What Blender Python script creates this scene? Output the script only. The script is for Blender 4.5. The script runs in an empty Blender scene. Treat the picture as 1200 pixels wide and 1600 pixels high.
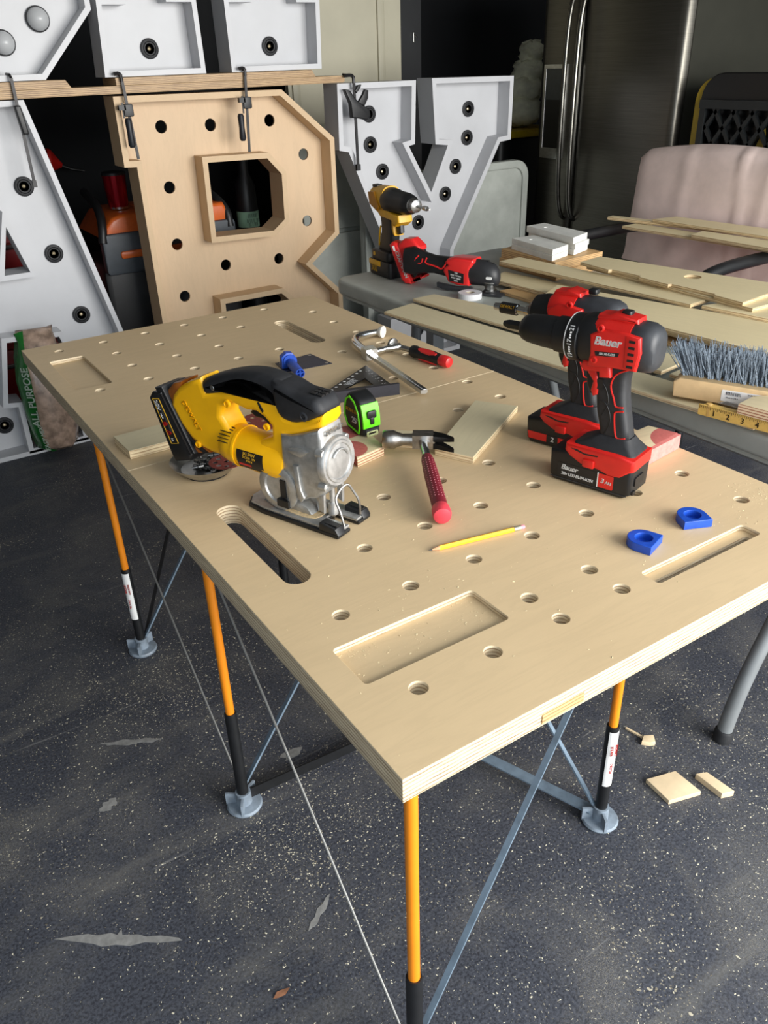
import bpy, bmesh, math, random
from math import sin, cos, pi, sqrt, atan2, radians as R
from mathutils import Vector as V, Matrix as M
S = bpy.context.scene
COL = S.collection
random.seed(7)

# ------------------------------------------------------------------ camera, world, lights, exposure
def setup():
    yaw, pitch, roll = 0.5673, 0.5138, -0.0329
    f = V((sin(yaw)*cos(pitch), cos(yaw)*cos(pitch), -sin(pitch)))
    r = V((cos(yaw), -sin(yaw), 0)); u = r.cross(f)
    r2 = r*cos(roll)+u*sin(roll); u2 = -r*sin(roll)+u*cos(roll)
    cd = bpy.data.cameras.new('camera'); co = bpy.data.objects.new('camera', cd); COL.objects.link(co)
    m = M.Identity(4)
    for i in range(3):
        m[i][0] = r2[i]; m[i][1] = u2[i]; m[i][2] = -f[i]
    m[0][3], m[1][3], m[2][3] = -0.4142, -0.6281, 1.6398
    co.matrix_world = m
    cd.sensor_fit = 'VERTICAL'; cd.sensor_height = 36.0; cd.lens = 36.0*1265.97/1600.0
    cd.clip_start = 0.02; cd.clip_end = 60
    S.camera = co
    w = bpy.data.worlds.new('sky'); S.world = w; w.use_nodes = True
    b = w.node_tree.nodes['Background']; b.inputs[0].default_value = (0.80, 0.90, 1.0, 1); b.inputs[1].default_value = 1.45
    def area(name, loc, target, sx, sy, power, col):
        l = bpy.data.lights.new(name, 'AREA'); l.shape = 'RECTANGLE'; l.size = sx; l.size_y = sy; l.energy = power; l.color = col
        o = bpy.data.objects.new(name, l); COL.objects.link(o); o.location = loc
        o.rotation_euler = (V(target)-V(loc)).to_track_quat('-Z', 'Y').to_euler()
    # daylight of the open garage door, behind and to the right of the camera
    area('door_daylight', (2.2, -3.2, 1.9), (1.0, 1.2, 0.7), 3.6, 2.4, 400, (1.0, 0.97, 0.92))
    vs = S.view_settings; vs.view_transform = 'Standard'; vs.look = 'None'; vs.gamma = 1.0; vs.use_curve_mapping = False
    vs.exposure = 0.14
setup()

# ------------------------------------------------------------------ materials
MATS = {}
def lin(c):
    return tuple(((x/255)/12.92 if x/255 <= .04045 else ((x/255+.055)/1.055)**2.4) for x in c)+(1,)
class NT:
    def __init__(s, name):
        s.m = bpy.data.materials.new(name); s.m.use_nodes = True; s.t = s.m.node_tree; s.n = s.t.nodes; s.b = s.n['Principled BSDF']; s.o = s.n['Material Output']
    def new(s, t, **k):
        n = s.n.new(t)
        for a, v in k.items(): setattr(n, a, v)
        return n
    def link(s, a, b): s.t.links.new(a, b)
    def coord(s, scale=(1, 1, 1), rot=(0, 0, 0)):
        tc = s.new('ShaderNodeTexCoord'); mp = s.new('ShaderNodeMapping'); mp.inputs['Scale'].default_value = scale; mp.inputs['Rotation'].default_value = rot
        s.link(tc.outputs['Object'], mp.inputs['Vector']); return mp.outputs['Vector']
    def noise(s, vec, scale, detail=3, rough=.55, dist=0):
        n = s.new('ShaderNodeTexNoise'); n.inputs['Scale'].default_value = scale; n.inputs['Detail'].default_value = detail
        n.inputs['Roughness'].default_value = rough; n.inputs['Distortion'].default_value = dist
        s.link(vec, n.inputs['Vector']); return n.outputs['Fac']
    def ramp(s, fac, stops):
        r = s.new('ShaderNodeValToRGB'); e = r.color_ramp.elements
        while len(e) < len(stops): e.new(.5)
        for x, (p, c) in zip(e, stops): x.position = p; x.color = c if len(c) == 4 else tuple(c)+(1,)
        s.link(fac, r.inputs['Fac']); return r.outputs['Color']
    def mix(s, fac, a, b, mode='MIX'):
        n = s.new('ShaderNodeMix', data_type='RGBA', blend_type=mode)
        for sock, v in ((n.inputs[0], fac), (n.inputs[6], a), (n.inputs[7], b)):
            if isinstance(v, (int, float, tuple)): sock.default_value = v
            else: s.link(v, sock)
        return n.outputs[2]
    def math(s, op, a, b=0, c=0):
        n = s.new('ShaderNodeMath', operation=op)
        for sock, v in zip(n.inputs, (a, b, c)):
            if isinstance(v, (int, float)): sock.default_value = v
            else: s.link(v, sock)
        return n.outputs[0]
    def bump(s, h, strength=.2, dist=.002):
        n = s.new('ShaderNodeBump'); n.inputs['Strength'].default_value = strength; n.inputs['Distance'].default_value = dist
        s.link(h, n.inputs['Height']); s.link(n.outputs[0], s.b.inputs['Normal'])
def plain(name, rgb, rough=.5, metal=0, var=.06, nscale=30, bump=0, coat=0, spec=.5):
    if name in MATS: return MATS[name]
    t = NT(name); c = lin(rgb)
    fac = t.noise(t.coord(), nscale, 4)
    lo = tuple(max(0, x*(1-var*2)) for x in c[:3])+(1,); hi = tuple(min(1, x*(1+var*2)) for x in c[:3])+(1,)
    t.link(t.ramp(fac, [(.3, lo), (.7, hi)]), t.b.inputs['Base Color'])
    t.b.inputs['Roughness'].default_value = rough; t.b.inputs['Metallic'].default_value = metal
    t.b.inputs['Specular IOR Level'].default_value = spec
    if coat: t.b.inputs['Coat Weight'].default_value = coat
    if bump: t.bump(t.noise(t.coord(), nscale*8, 3), bump, .001)
    MATS[name] = t.m; return t.m
def plywood(name, top, edge_light, edge_dark, grain=(1.2, 9, 9), ply=420.0, rough=.55, horizontal=True, rot=0):
    """veneer grain on the flat faces, ply lines on the edges of a board lying flat"""
    if name in MATS: return MATS[name]
    t = NT(name); c = lin(top)
    v = t.coord(grain, (0, 0, rot))
    n1 = t.noise(v, 3.2, 6, .6, 1.4); n2 = t.noise(t.coord(tuple(g*6 for g in grain), (0, 0, rot)), 9, 3, .6)
    n3 = t.noise(t.coord(), 2.3, 2)
    k = lambda s: tuple(min(1, x*s) for x in c[:3])+(1,)
    a = t.ramp(n1, [(.30, k(1.05)), (.48, k(1.0)), (.55, k(.945)), (.60, k(1.0)), (.75, k(1.04))])
    a = t.mix(.14, a, t.ramp(n2, [(.3, k(.86)), (.65, k(1.08))]))
    a = t.mix(.30, a, t.ramp(n3, [(.3, tuple(x*y for x, y in zip(k(.84)[:3], (1, .975, .93)))), (.7, k(1.08))]))
    if horizontal:
        tc = t.new('ShaderNodeTexCoord'); sep = t.new('ShaderNodeSeparateXYZ'); t.link(tc.outputs['Object'], sep.inputs[0])
        wob = t.math('MULTIPLY', t.noise(t.coord((3, 3, 3)), 6, 2), .004)
        z = t.math('MULTIPLY', t.math('ADD', sep.outputs[2], wob), ply)
        st = t.math('ADD', t.math('MULTIPLY', t.math('SINE', z), .5), .5)
        e = t.ramp(st, [(.06, lin(edge_dark)), (.30, lin(edge_light)), (.8, lin(tuple(min(255, x*1.05) for x in edge_light)))])
        e = t.mix(.4, e, t.ramp(t.noise(t.coord((14, 14, 220)), 2, 4), [(.35, lin(edge_dark)), (.6, lin(edge_light))]))
        g = t.new('ShaderNodeNewGeometry'); s2 = t.new('ShaderNodeSeparateXYZ'); t.link(g.outputs['True Normal'], s2.inputs[0])
        flat = t.math('GREATER_THAN', t.math('ABSOLUTE', s2.outputs[2]), .6)
        a = t.mix(flat, e, a)
    t.link(a, t.b.inputs['Base Color']); t.b.inputs['Roughness'].default_value = rough
    t.bump(n2, .08, .001)
    MATS[name] = t.m; return t.m

def floor_mat():
    t = NT('floor_painted_concrete')
    base = t.ramp(t.noise(t.coord(), 1.6, 6, .65), [(.3, lin((44, 46, 52))), (.55, lin((60, 62, 69))), (.75, lin((90, 91, 94)))])
    grit = t.noise(t.coord(), 160, 3, .7)
    base = t.mix(.55, base, t.ramp(grit, [(.38, lin((26, 28, 36))), (.6, lin((84, 88, 98)))]))
    # worn smears
    sm = t.noise(t.coord((1.0, 5.0, 1), (0, 0, .9)), 1.5, 5, .62, .6)
    base = t.mix(t.math('MULTIPLY', t.ramp(sm, [(.56, (0, 0, 0)), (.74, (1, 1, 1))]), .35), base, lin((120, 118, 112)))
    # sawdust: small pale flecks, denser in drifts
    drift = t.noise(t.coord(), 2.7, 4, .6)
    for sc, th, amt in ((70, .24, .75), (150, .30, .65), (34, .12, .8)):
        vo = t.new('ShaderNodeTexVoronoi'); vo.inputs['Scale'].default_value = sc; vo.inputs['Randomness'].default_value = 1
        nz = t.new('ShaderNodeTexNoise'); nz.inputs['Scale'].default_value = sc*1.7
        mv = t.new('ShaderNodeVectorMath', operation='ADD'); sv = t.new('ShaderNodeVectorMath', operation='SCALE'); sv.inputs['Scale'].default_value = .012*70/sc
        cv = t.coord(); t.link(cv, nz.inputs['Vector']); t.link(nz.outputs['Color'], sv.inputs[0]); t.link(cv, mv.inputs[0]); t.link(sv.outputs[0], mv.inputs[1])
        t.link(mv.outputs[0], vo.inputs['Vector'])
        cut = t.math('MULTIPLY', t.math('ADD', drift, -.28), th*2.2)
        near = t.math('LESS_THAN', vo.outputs['Distance'], cut)
        pick = t.new('ShaderNodeSeparateColor'); t.link(vo.outputs['Color'], pick.inputs[0])
        some = t.math('GREATER_THAN', pick.outputs[0], .45)
        base = t.mix(t.math('MULTIPLY', t.math('MULTIPLY', near, some), amt), base, t.ramp(pick.outputs[1], [(.2, lin((120, 112, 95))), (.9, lin((205, 196, 172)))]))
    cloud = t.ramp(t.noise(t.coord(), 3.4, 8, .68, .5), [(.47, (0, 0, 0)), (.66, (1, 1, 1))])
    fine = t.ramp(t.noise(t.coord(), 420, 2, .8), [(.50, (.12, .12, .12)), (.60, (1, 1, 1))])
    base = t.mix(t.math('MULTIPLY', t.math('MULTIPLY', cloud, fine), .65), base, lin((134, 130, 120)))
    # scratches
    sc = t.noise(t.coord((2.2, 46, 1), (0, 0, -.5)), 1.3, 3, .5, .4)
    base = t.mix(t.math('MULTIPLY', t.ramp(sc, [(.70, (0, 0, 0)), (.74, (1, 1, 1))]), .5), base, lin((130, 130, 130)))
    t.link(base, t.b.inputs['Base Color']); t.b.inputs['Roughness'].default_value = .62; t.b.inputs['Specular IOR Level'].default_value = .35
    t.bump(grit, .25, .002)
    return t.m

def red_marks_ply(name, circles, top=(222, 204, 165)):
    """offcut with two arcs of red paint, in the object's own x, y"""
    t = NT(name)
    a = t.ramp(t.noise(t.coord((2, 14, 9)), 4, 5, .6, .8), [(.3, lin(top)), (.7, lin(tuple(x*.93 for x in top)))])
    tc = t.new('ShaderNodeTexCoord'); sep = t.new('ShaderNodeSeparateXYZ'); t.link(tc.outputs['Object'], sep.inputs[0])
    wob = t.math('MULTIPLY', t.noise(t.coord(), 400, 2), .002)
    z = t.math('MULTIPLY', t.math('ADD', sep.outputs[2], wob), 900)
    st = t.math('ADD', t.math('MULTIPLY', t.math('SINE', z), .5), .5)
    e = t.ramp(st, [(.2, lin((172, 118, 88))), (.45, lin((232, 208, 172)))])
    g = t.new('ShaderNodeNewGeometry'); s2 = t.new('ShaderNodeSeparateXYZ'); t.link(g.outputs['True Normal'], s2.inputs[0])
    a = t.mix(t.math('GREATER_THAN', t.math('ABSOLUTE', s2.outputs[2]), .6), e, a)
    for (x, y, rad, side) in circles:
        d = t.math('SQRT', t.math('ADD', t.math('POWER', t.math('SUBTRACT', sep.outputs[0], x), 2), t.math('POWER', t.math('SUBTRACT', sep.outputs[1], y), 2)))
        inn = t.math('LESS_THAN', d, rad)
        a = t.mix(t.math('MULTIPLY', inn, .9), a, t.ramp(t.noise(t.coord(), 120, 3), [(.3, lin((168, 66, 70))), (.7, lin((190, 84, 86)))]))
    t.link(a, t.b.inputs['Base Color']); t.b.inputs['Roughness'].default_value = .6
    return t.m

PLY = plywood('birch_ply_bench', (208, 183, 144), (222, 206, 174), (132, 102, 74), ply=900)
PLANK = plywood('birch_ply_plank', (216, 200, 160), (212, 190, 148), (140, 108, 76), grain=(9, 1.2, 9), ply=900, rough=.6)
PLANK2 = plywood('pale_ply_offcut', (204, 192, 158), (224, 206, 168), (166, 132, 94), grain=(9, 1.4, 9), ply=800, rough=.6)
ORANGEPLY = plywood('orange_ply', (196, 158, 108), (206, 170, 120), (140, 100, 64), grain=(9, 1.4, 9), ply=900)
LETTERPLY = plywood('maple_ply_letter', (208, 180, 146), (0, 0, 0), (0, 0, 0), grain=(5, 5, 1.0), horizontal=False)
LETTEREDGE = plywood('maple_ply_letter_rim', (202, 174, 138), (0, 0, 0), (0, 0, 0), grain=(3, 20, 3), horizontal=False)
SHELFPLY = plywood('shelf_ply', (182, 154, 116), (190, 160, 122), (104, 78, 58), grain=(1.2, 9, 9), ply=900)
WHITE = plain('white_paint', (192, 193, 196), .45, 0, .03, 4)
BLACK = plain('black_plastic', (20, 21, 23), .45, 0, .12, 40)
RUBBER = plain('black_rubber', (30, 31, 34), .62, 0, .15, 60, .15)
DARKGREY = plain('dark_grey_plastic', (48, 50, 54), .5, 0, .1, 40)
RED = plain('red_plastic', (206, 34, 28), .38, 0, .05, 20)
YELLOW = plain('yellow_plastic', (250, 184, 8), .36, 0, .04, 14)
YELDRILL = plain('amber_yellow_plastic', (214, 160, 22), .4, 0, .06, 30)
SILVER = plain('cast_magnesium', (182, 182, 180), .42, .75, .1, 60, .1)
CHROME = plain('chrome', (214, 216, 218), .16, 1, .04, 30)
STEEL = plain('brushed_steel', (176, 176, 174), .32, 1, .08, 50)
DARKSTEEL = plain('dark_steel', (40, 39, 40), .42, .5, .15, 60)
ZINC = plain('blue_grey_zinc', (118, 136, 152), .5, .25, .1, 30)
FOOTGREY = plain('grey_foot_plastic', (126, 138, 150), .5, 0, .12, 40)
ORANGE = plain('orange_powder_coat', (238, 140, 24), .4, 0, .04, 10)
AMBER = plain('amber_plastic', (150, 84, 24), .4, 0, .15, 30)
WTEXT = plain('white_print', (240, 240, 238), .5, 0, .01)
RTEXT = plain('red_print', (214, 40, 34), .45, 0, .03)
GOLDTEXT = plain('gold_print', (206, 160, 40), .45, 0, .03)
BLUE = plain('blue_plastic', (24, 74, 178), .4, 0, .08, 60)
NAVY = plain('navy_metal', (34, 42, 62), .45, .2, .1, 30)
GREEN = plain('lime_green_plastic', (104, 226, 28), .35, 0, .03, 10)
GRAPHITE = plain('graphite_metal', (66, 66, 74), .45, .3, .08, 20)
TABLEGREY = plain('grey_table_plastic', (166, 170, 163), .55, 0, .07, 8, .12)
TUBEGREY = plain('grey_steel_tube', (128, 132, 134), .45, .2, .05, 12)

# ------------------------------------------------------------------ mesh helpers
class G:
    def __init__(s): s.v = []; s.f = []
    def add(s, vs, fs, m=None):
        k = len(s.v)
        for p in vs:
            p = V(p); s.v.append(m @ p if m else p)
        s.f += [[i+k for i in f] for f in fs]; return s
    def box(s, c, d, m=None):
        x, y, z = d[0]/2, d[1]/2, d[2]/2; c = V(c)
        vs = [c+V((a*x, b*y, e*z)) for e in (-1, 1) for b in (-1, 1) for a in (-1, 1)]
        return s.add(vs, [(0, 2, 3, 1), (4, 5, 7, 6), (0, 1, 5, 4), (2, 6, 7, 3), (0, 4, 6, 2), (1, 3, 7, 5)], m)
    def loft(s, rings, caps=True, m=None, closed=False):
        n = len(rings[0]); vs = [p for r in rings for p in r]; fs = []
        R_ = len(rings)
        for i in range(R_ if closed else R_-1):
            a, b = i*n, ((i+1) % R_)*n
            fs += [(a+j, a+(j+1) % n, b+(j+1) % n, b+j) for j in range(n)]
        if caps and not closed: fs += [tuple(range(n))[::-1], tuple((R_-1)*n+j for j in range(n))]
        return s.add(vs, fs, m)
    def tube(s, pts, r, n=10, caps=True, m=None, smooth=0):
        pts = [V(p) for p in pts]; rs = list(r) if isinstance(r, (list, tuple)) else [r]*len(pts)
        for _ in range(smooth):
            q, w = [pts[0]], [rs[0]]
            for i in range(len(pts)-1):
                a, b = pts[i], pts[i+1]
                q += [a*.75+b*.25, a*.25+b*.75]; w += [rs[i]*.75+rs[i+1]*.25, rs[i]*.25+rs[i+1]*.75]
            q.append(pts[-1]); w.append(rs[-1]); pts, rs = q, w
        t0 = (pts[1]-pts[0]).normalized(); u = t0.orthogonal().normalized(); rings = []
        for i, p in enumerate(pts):
            a = pts[max(i-1, 0)]; b = pts[min(i+1, len(pts)-1)]; t = (b-a).normalized()
            u = (u-t*u.dot(t)).normalized(); w = t.cross(u)
            rings.append([p+(u*cos(2*pi*k/n)+w*sin(2*pi*k/n))*rs[i] for k in range(n)])
        return s.loft(rings, caps, m)
    def bar(s, a, b, w, h, up=(0, 0, 1), m=None):
        a, b = V(a), V(b); t = (b-a).normalized(); x = t.cross(V(up)).normalized(); y = x.cross(t)
        return s.loft([[p+x*i*w/2+y*j*h/2 for i, j in ((-1, -1), (1, -1), (1, 1), (-1, 1))] for p in (a, b)], True, m)
    def lathe(s, prof, o=(0, 0, 0), ax=(1, 0, 0), n=24, m=None, closed=False):
        o = V(o); ax = V(ax).normalized(); u = ax.orthogonal().normalized(); w = ax.cross(u)
        return s.loft([[o+ax*a+(u*cos(2*pi*k/n)+w*sin(2*pi*k/n))*max(r, 1e-5) for k in range(n)] for a, r in prof], not closed, m, closed)
    def prism(s, pts, h0, h1, r=.0, plane='xz', seg=3, smooth=0, m=None):
        """outline in a plane, given thickness h0..h1, rounded rims of radius r"""
        p = [V((a, b)) for a, b in pts]
        if sum(p[i].x*p[(i+1) % len(p)].y-p[(i+1) % len(p)].x*p[i].y for i in range(len(p))) < 0: p.reverse()
        for _ in range(smooth):
            p = [q for i in range(len(p)) for q in (p[i]*.8+p[(i+1) % len(p)]*.2, p[i]*.2+p[(i+1) % len(p)]*.8)]
        N = len(p); nr = []
        for i in range(N):
            a = (p[i]-p[i-1]); b = (p[(i+1) % N]-p[i])
            na = V((-a.y, a.x)).normalized(); nb = V((-b.y, b.x)).normalized(); q = na+nb
            q = q.normalized() if q.length > 1e-6 else na
            nr.append(q/max(.55, q.dot(na)))
        lay = []
        if r > 0:
            lay += [(r*(1-sin(pi/2*k/seg)), h0+r*(1-cos(pi/2*k/seg))) for k in range(seg+1)]
            lay += [(r*(1-cos(pi/2*k/seg)), h1-r*(1-sin(pi/2*k/seg))) for k in range(seg+1)]
        else: lay = [(0, h0), (0, h1)]
        mp = {'xz': lambda q, h: V((q.x, h, q.y)), 'xy': lambda q, h: V((q.x, q.y, h)), 'yz': lambda q, h: V((h, q.x, q.y))}[plane]
        return s.loft([[mp(p[i]+nr[i]*d, h) for i in range(N)] for d, h in lay], True, m)
    def rbox(s, c, d, r, plane='xy', rim=.0, m=None, seg=3):
        """box with rounded vertical corners (about the axis normal to plane) and soft rims"""
        c = V(c); i, j, k = {'xy': (0, 1, 2), 'xz': (0, 2, 1), 'yz': (1, 2, 0)}[plane]
        return s.prism(rrect(c[i], c[j], d[i], d[j], r, seg), c[k]-d[k]/2, c[k]+d[k]/2, rim, plane, 2, 0, m)
    def plate(s, outer, holes, h0, h1, bevel=0, plane='xy', m=None, res=2):
        """flat plate with holes, through a filled curve"""
        cu = bpy.data.curves.new('tmp', 'CURVE'); cu.dimensions = '2D'; cu.fill_mode = 'BOTH'; cu.extrude = (h1-h0)/2-bevel
        if bevel: cu.bevel_depth = bevel; cu.bevel_resolution = res; cu.offset = -bevel
        for poly in [outer]+list(holes):
            sp = cu.splines.new('POLY'); sp.points.add(len(poly)-1); sp.use_cyclic_u = True
            for q, (a, b) in zip(sp.points, poly): q.co = (a, b, 0, 1)
        o = bpy.data.objects.new('tmp', cu); COL.objects.link(o)
        dg = bpy.context.evaluated_depsgraph_get(); me = bpy.data.meshes.new_from_object(o.evaluated_get(dg))
        h = (h0+h1)/2
        mp = {'xz': lambda q: V((q.x, q.z+h, q.y)), 'xy': lambda q: V((q.x, q.y, q.z+h)), 'yz': lambda q: V((q.z+h, q.x, q.y))}[plane]
        s.add([mp(x.co) for x in me.vertices], [list(f.vertices) for f in me.polygons], m)
        bpy.data.objects.remove(o); bpy.data.curves.remove(cu); bpy.data.meshes.remove(me); return s
    def text(s, body, size, m, h=.0006, shear=0, bold=0, align='CENTER'):
        cu = bpy.data.curves.new('tmp', 'FONT'); cu.body = body; cu.size = size; cu.extrude = h; cu.shear = shear
        cu.align_x = align; cu.align_y = 'CENTER'; cu.resolution_u = 3
        o = bpy.data.objects.new('tmp', cu); COL.objects.link(o)
        dg = bpy.context.evaluated_depsgraph_get(); me = bpy.data.meshes.new_from_object(o.evaluated_get(dg))
        b = min(bold, size*.030)
        for dx, dy in (((0, 0),) if not b else ((-b, -b*.4), (b, -b*.4), (-b, b*.4), (b, b*.4), (0, 0))):
            s.add([x.co+V((dx, dy, 0)) for x in me.vertices], [list(f.vertices) for f in me.polygons], m)
        bpy.data.objects.remove(o); bpy.data.curves.remove(cu); bpy.data.meshes.remove(me); return s
def rrect(cx, cy, w, h, r, seg=3):
    r = min(r, w/2-1e-5, h/2-1e-5); out = []
    for sx, sy, a0 in ((1, 1, 0), (-1, 1, pi/2), (-1, -1, pi), (1, -1, 3*pi/2)):
        for k in range(seg+1):
            a = a0+pi/2*k/seg; out.append((cx+sx*(w/2-r)+r*cos(a), cy+sy*(h/2-r)+r*sin(a)))
    return out
def circ(x, y, r, n=20): return [(x+r*cos(2*pi*k/n), y+r*sin(2*pi*k/n)) for k in range(n)]
def stadium(x0, y0, x1, y1, r, n=8):
    a = atan2(y1-y0, x1-x0)
    return [(x1+r*cos(a-pi/2+pi*k/n), y1+r*sin(a-pi/2+pi*k/n)) for k in range(n+1)]+[(x0+r*cos(a+pi/2+pi*k/n), y0+r*sin(a+pi/2+pi*k/n)) for k in range(n+1)]
def sup(x, cy, cz, w, h, n=24, e=2.6):
    """superellipse ring across the x axis"""
    out = []
    for k in range(n):
        a = 2*pi*k/n; c, s_ = cos(a), sin(a)
        out.append(V((x, cy+w*math.copysign(abs(c)**(2/e), c), cz+h*math.copysign(abs(s_)**(2/e), s_))))
    return out
def mk(name, g, mat, parent=None, label=None, cat=None, group=None, kind=None, ang=38, loc=None, rz=None, calc=True):
    me = bpy.data.meshes.new(name); me.from_pydata([tuple(p) for p in g.v], [], g.f)
    if calc:
        bm = bmesh.new(); bm.from_mesh(me); bmesh.ops.recalc_face_normals(bm, faces=bm.faces); bm.to_mesh(me); bm.free()
    for p in me.polygons: p.use_smooth = True
    me.set_sharp_from_angle(angle=R(ang))
    me.materials.append(mat); o = bpy.data.objects.new(name, me); COL.objects.link(o)
    if parent: o.parent = parent
    if loc: o.location = loc
    if rz is not None: o.rotation_euler = (0, 0, rz)
    tag(o, label, cat, group, kind); return o
def tag(o, label=None, cat=None, group=None, kind=None):
    for k, v in (('label', label), ('category', cat), ('group', group), ('kind', kind)):
        if v: o[k] = v
    return o
def thing(name, label, cat, loc=(0, 0, 0), rz=0, group=None):
    o = bpy.data.objects.new(name, None); o.empty_display_size = .05; COL.objects.link(o); o.location = loc; o.rotation_euler = (0, 0, rz)
    return tag(o, label, cat, group)
def clone(root, loc=None, rz=None, label=None, group=None):
    r = root.copy(); COL.objects.link(r)
    if loc is not None: r.location = loc
    if rz is not None: r.rotation_euler = (0, 0, rz)
    if label: r['label'] = label
    if group: r['group'] = group
    for ch in list(root.children):
        c = ch.copy(); COL.objects.link(c); c.parent = r
        for g in list(ch.children):
            d = g.copy(); COL.objects.link(d); d.parent = c
    return r
def part(o, name, mesh, mat=None, parent=None):
    c = bpy.data.objects.new(name, mesh); COL.objects.link(c); c.parent = parent; return c
def face_m(o, x, y):
    """matrix for lettering: o origin, x reading direction, y up"""
    x = V(x).normalized(); y = V(y); y = (y-x*y.dot(x)).normalized(); z = x.cross(y)
    m = M.Identity(4)
    for i in range(3): m[i][0] = x[i]; m[i][1] = y[i]; m[i][2] = z[i]; m[i][3] = o[i]
    return m

# ------------------------------------------------------------------ the garage: floor, walls, ceiling
FLOOR = floor_mat()
mk('floor', G().box((1.5, .5, -.05), (11, 12, .1)), FLOOR, kind='structure')
DARKWALL = plain('black_wall', (16, 18, 21), .7, 0, .1, 3, spec=.2)  # one near-black tone over the whole back wall
mk('wall_back', G().box((1.5, 5.05, 1.4), (9, .1, 2.8)), DARKWALL, kind='structure')
mk('wall_right', G().box((5.05, 1.8, 1.4), (.1, 6.4, 2.8)), plain('dark_olive_wall', (62, 62, 54), .7, 0, .06, 3), kind='structure')
mk('wall_left', G().box((-2.05, 2.0, 1.4), (.1, 6.0, 2.8)), plain('grey_side_wall', (96, 96, 94), .7, 0, .06, 3), kind='structure')
mk('ceiling', G().box((1.5, 2.4, 2.85), (7.2, 5.4, .1)), plain('grey_ceiling', (120, 120, 116), .8, 0, .05, 3), kind='structure')
# cream closet door with its battens, and the black door leaf beside it
CREAM = plain('cream_paint', (186, 181, 160), .5, 0, .04, 3)
d1 = mk('door_1', G().box((2.555, 4.32, 1.15), (.83, .04, 2.3)), CREAM, kind='structure')
for x in (2.19, 2.815):
    mk('door_batten', G().prism(rrect(x, 1.15, .05, 2.3, .004), 4.285, 4.30, .004), CREAM, d1)
d2 = mk('door_2', G().box((3.06, 4.34, 1.15), (.16, .05, 2.3)), plain('black_door_paint', (24, 26, 29), .5, 0, .1, 6), kind='structure')
for z in (1.73, 1.33):
    mk('latch', G().prism(rrect(3.075, z, .012, .06, .005), 4.30, 4.315, .002).tube([(3.075, 4.305, z+.02), (3.085, 4.28, z)], .004), STEEL, d2)

# ------------------------------------------------------------------ workbench top: two plywood panels on a folding stand
TZ = .81
near_holes = [(.122, .133), (.267, .133), (.4155, .134), (.562, .135), (.561, .211), (.413, .209), (1.007, .213), (.12, .358), (.267, .360), (.4135, .362), (.559, .362),
              (.708, .362), (.855, .364), (1.006, .364), (.2676, .516), (.4116, .516), (.5556, .515), (.7063, .518), (.4117, .667), (.555, .657), (.70, .662), (.841, .957), (.992, .962), (.992, 1.108)]
far_holes = [(1.0, 2.04), (.995, 1.876), (.697, 1.719), (.846, 1.568), (.995, 1.417), (.988, 1.264), (.996, 1.72), (.841, 1.265), (.994, 1.568), (.103, 2.164), (.252, 2.168), (.402, 2.178),
             (.55, 2.184), (.701, 2.186), (.703, 2.032), (.552, 2.029), (.4, 2.023), (.252, 2.021), (.254, 1.868), (.402, 1.869), (.552, 1.876), (.551, 1.72), (.402, 1.715), (.254, 1.715), (.106, 1.709), (.87, 2.187)]
rc = lambda a, b, c, d: rrect((a+c)/2, (b+d)/2, c-a, d-b, .008, 3)
def bench_panel(y0, y1, holes, slots, recesses, deep, label):
    t = thing('workbench_panel', label, 'workbench top', (0.55, (y0+y1)/2, .766))
    ox, oy = .55, (y0+y1)/2
    sh = lambda poly: [(a-ox, b-oy) for a, b in poly]
    outer = sh([(0.001, y0), (1.111, y0), (1.111, y1), (0.001, y1)])
    hs = [sh(circ(x, y, .0150)) for x, y in holes]
    th = [sh(s_) for s_ in slots]
    mk('top_layer', G().plate(outer, hs+th+[sh(r_) for r_ in recesses], .032, .044, .0008, res=1), PLY, t, ang=30)
    mk('bottom_layer', G().plate(outer, hs+th+[sh(d_) for d_ in deep], 0, .0318, .0006, res=1), PLY, t, ang=30)
    return t
slot1 = stadium(.114, .508, .114, .808, .0265); slot2 = stadium(.843, 1.725, .843, 1.99, .026)
pn = bench_panel(0, 1.1285, near_holes, [slot1], [rc(.060, .184, .347, .286), rc(.627, .107, .920, .150)], [stadium(.645, .123, .90, .123, .006, 4)],
            'near birch plywood workbench panel with jigsaw, hammer and red drills on it')
mk('edge_insert', G().box((-.258, -.5642-.0006, .014), (.085, .003, .017)), ORANGEPLY, pn, label='orange wooden strip let into the front edge')
bench_panel(1.1305, 2.256, far_holes, [slot2], [rc(.047, 1.752, .155, 2.068)], [],
            'far birch plywood workbench panel with speed square and bar clamp on it')

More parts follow.
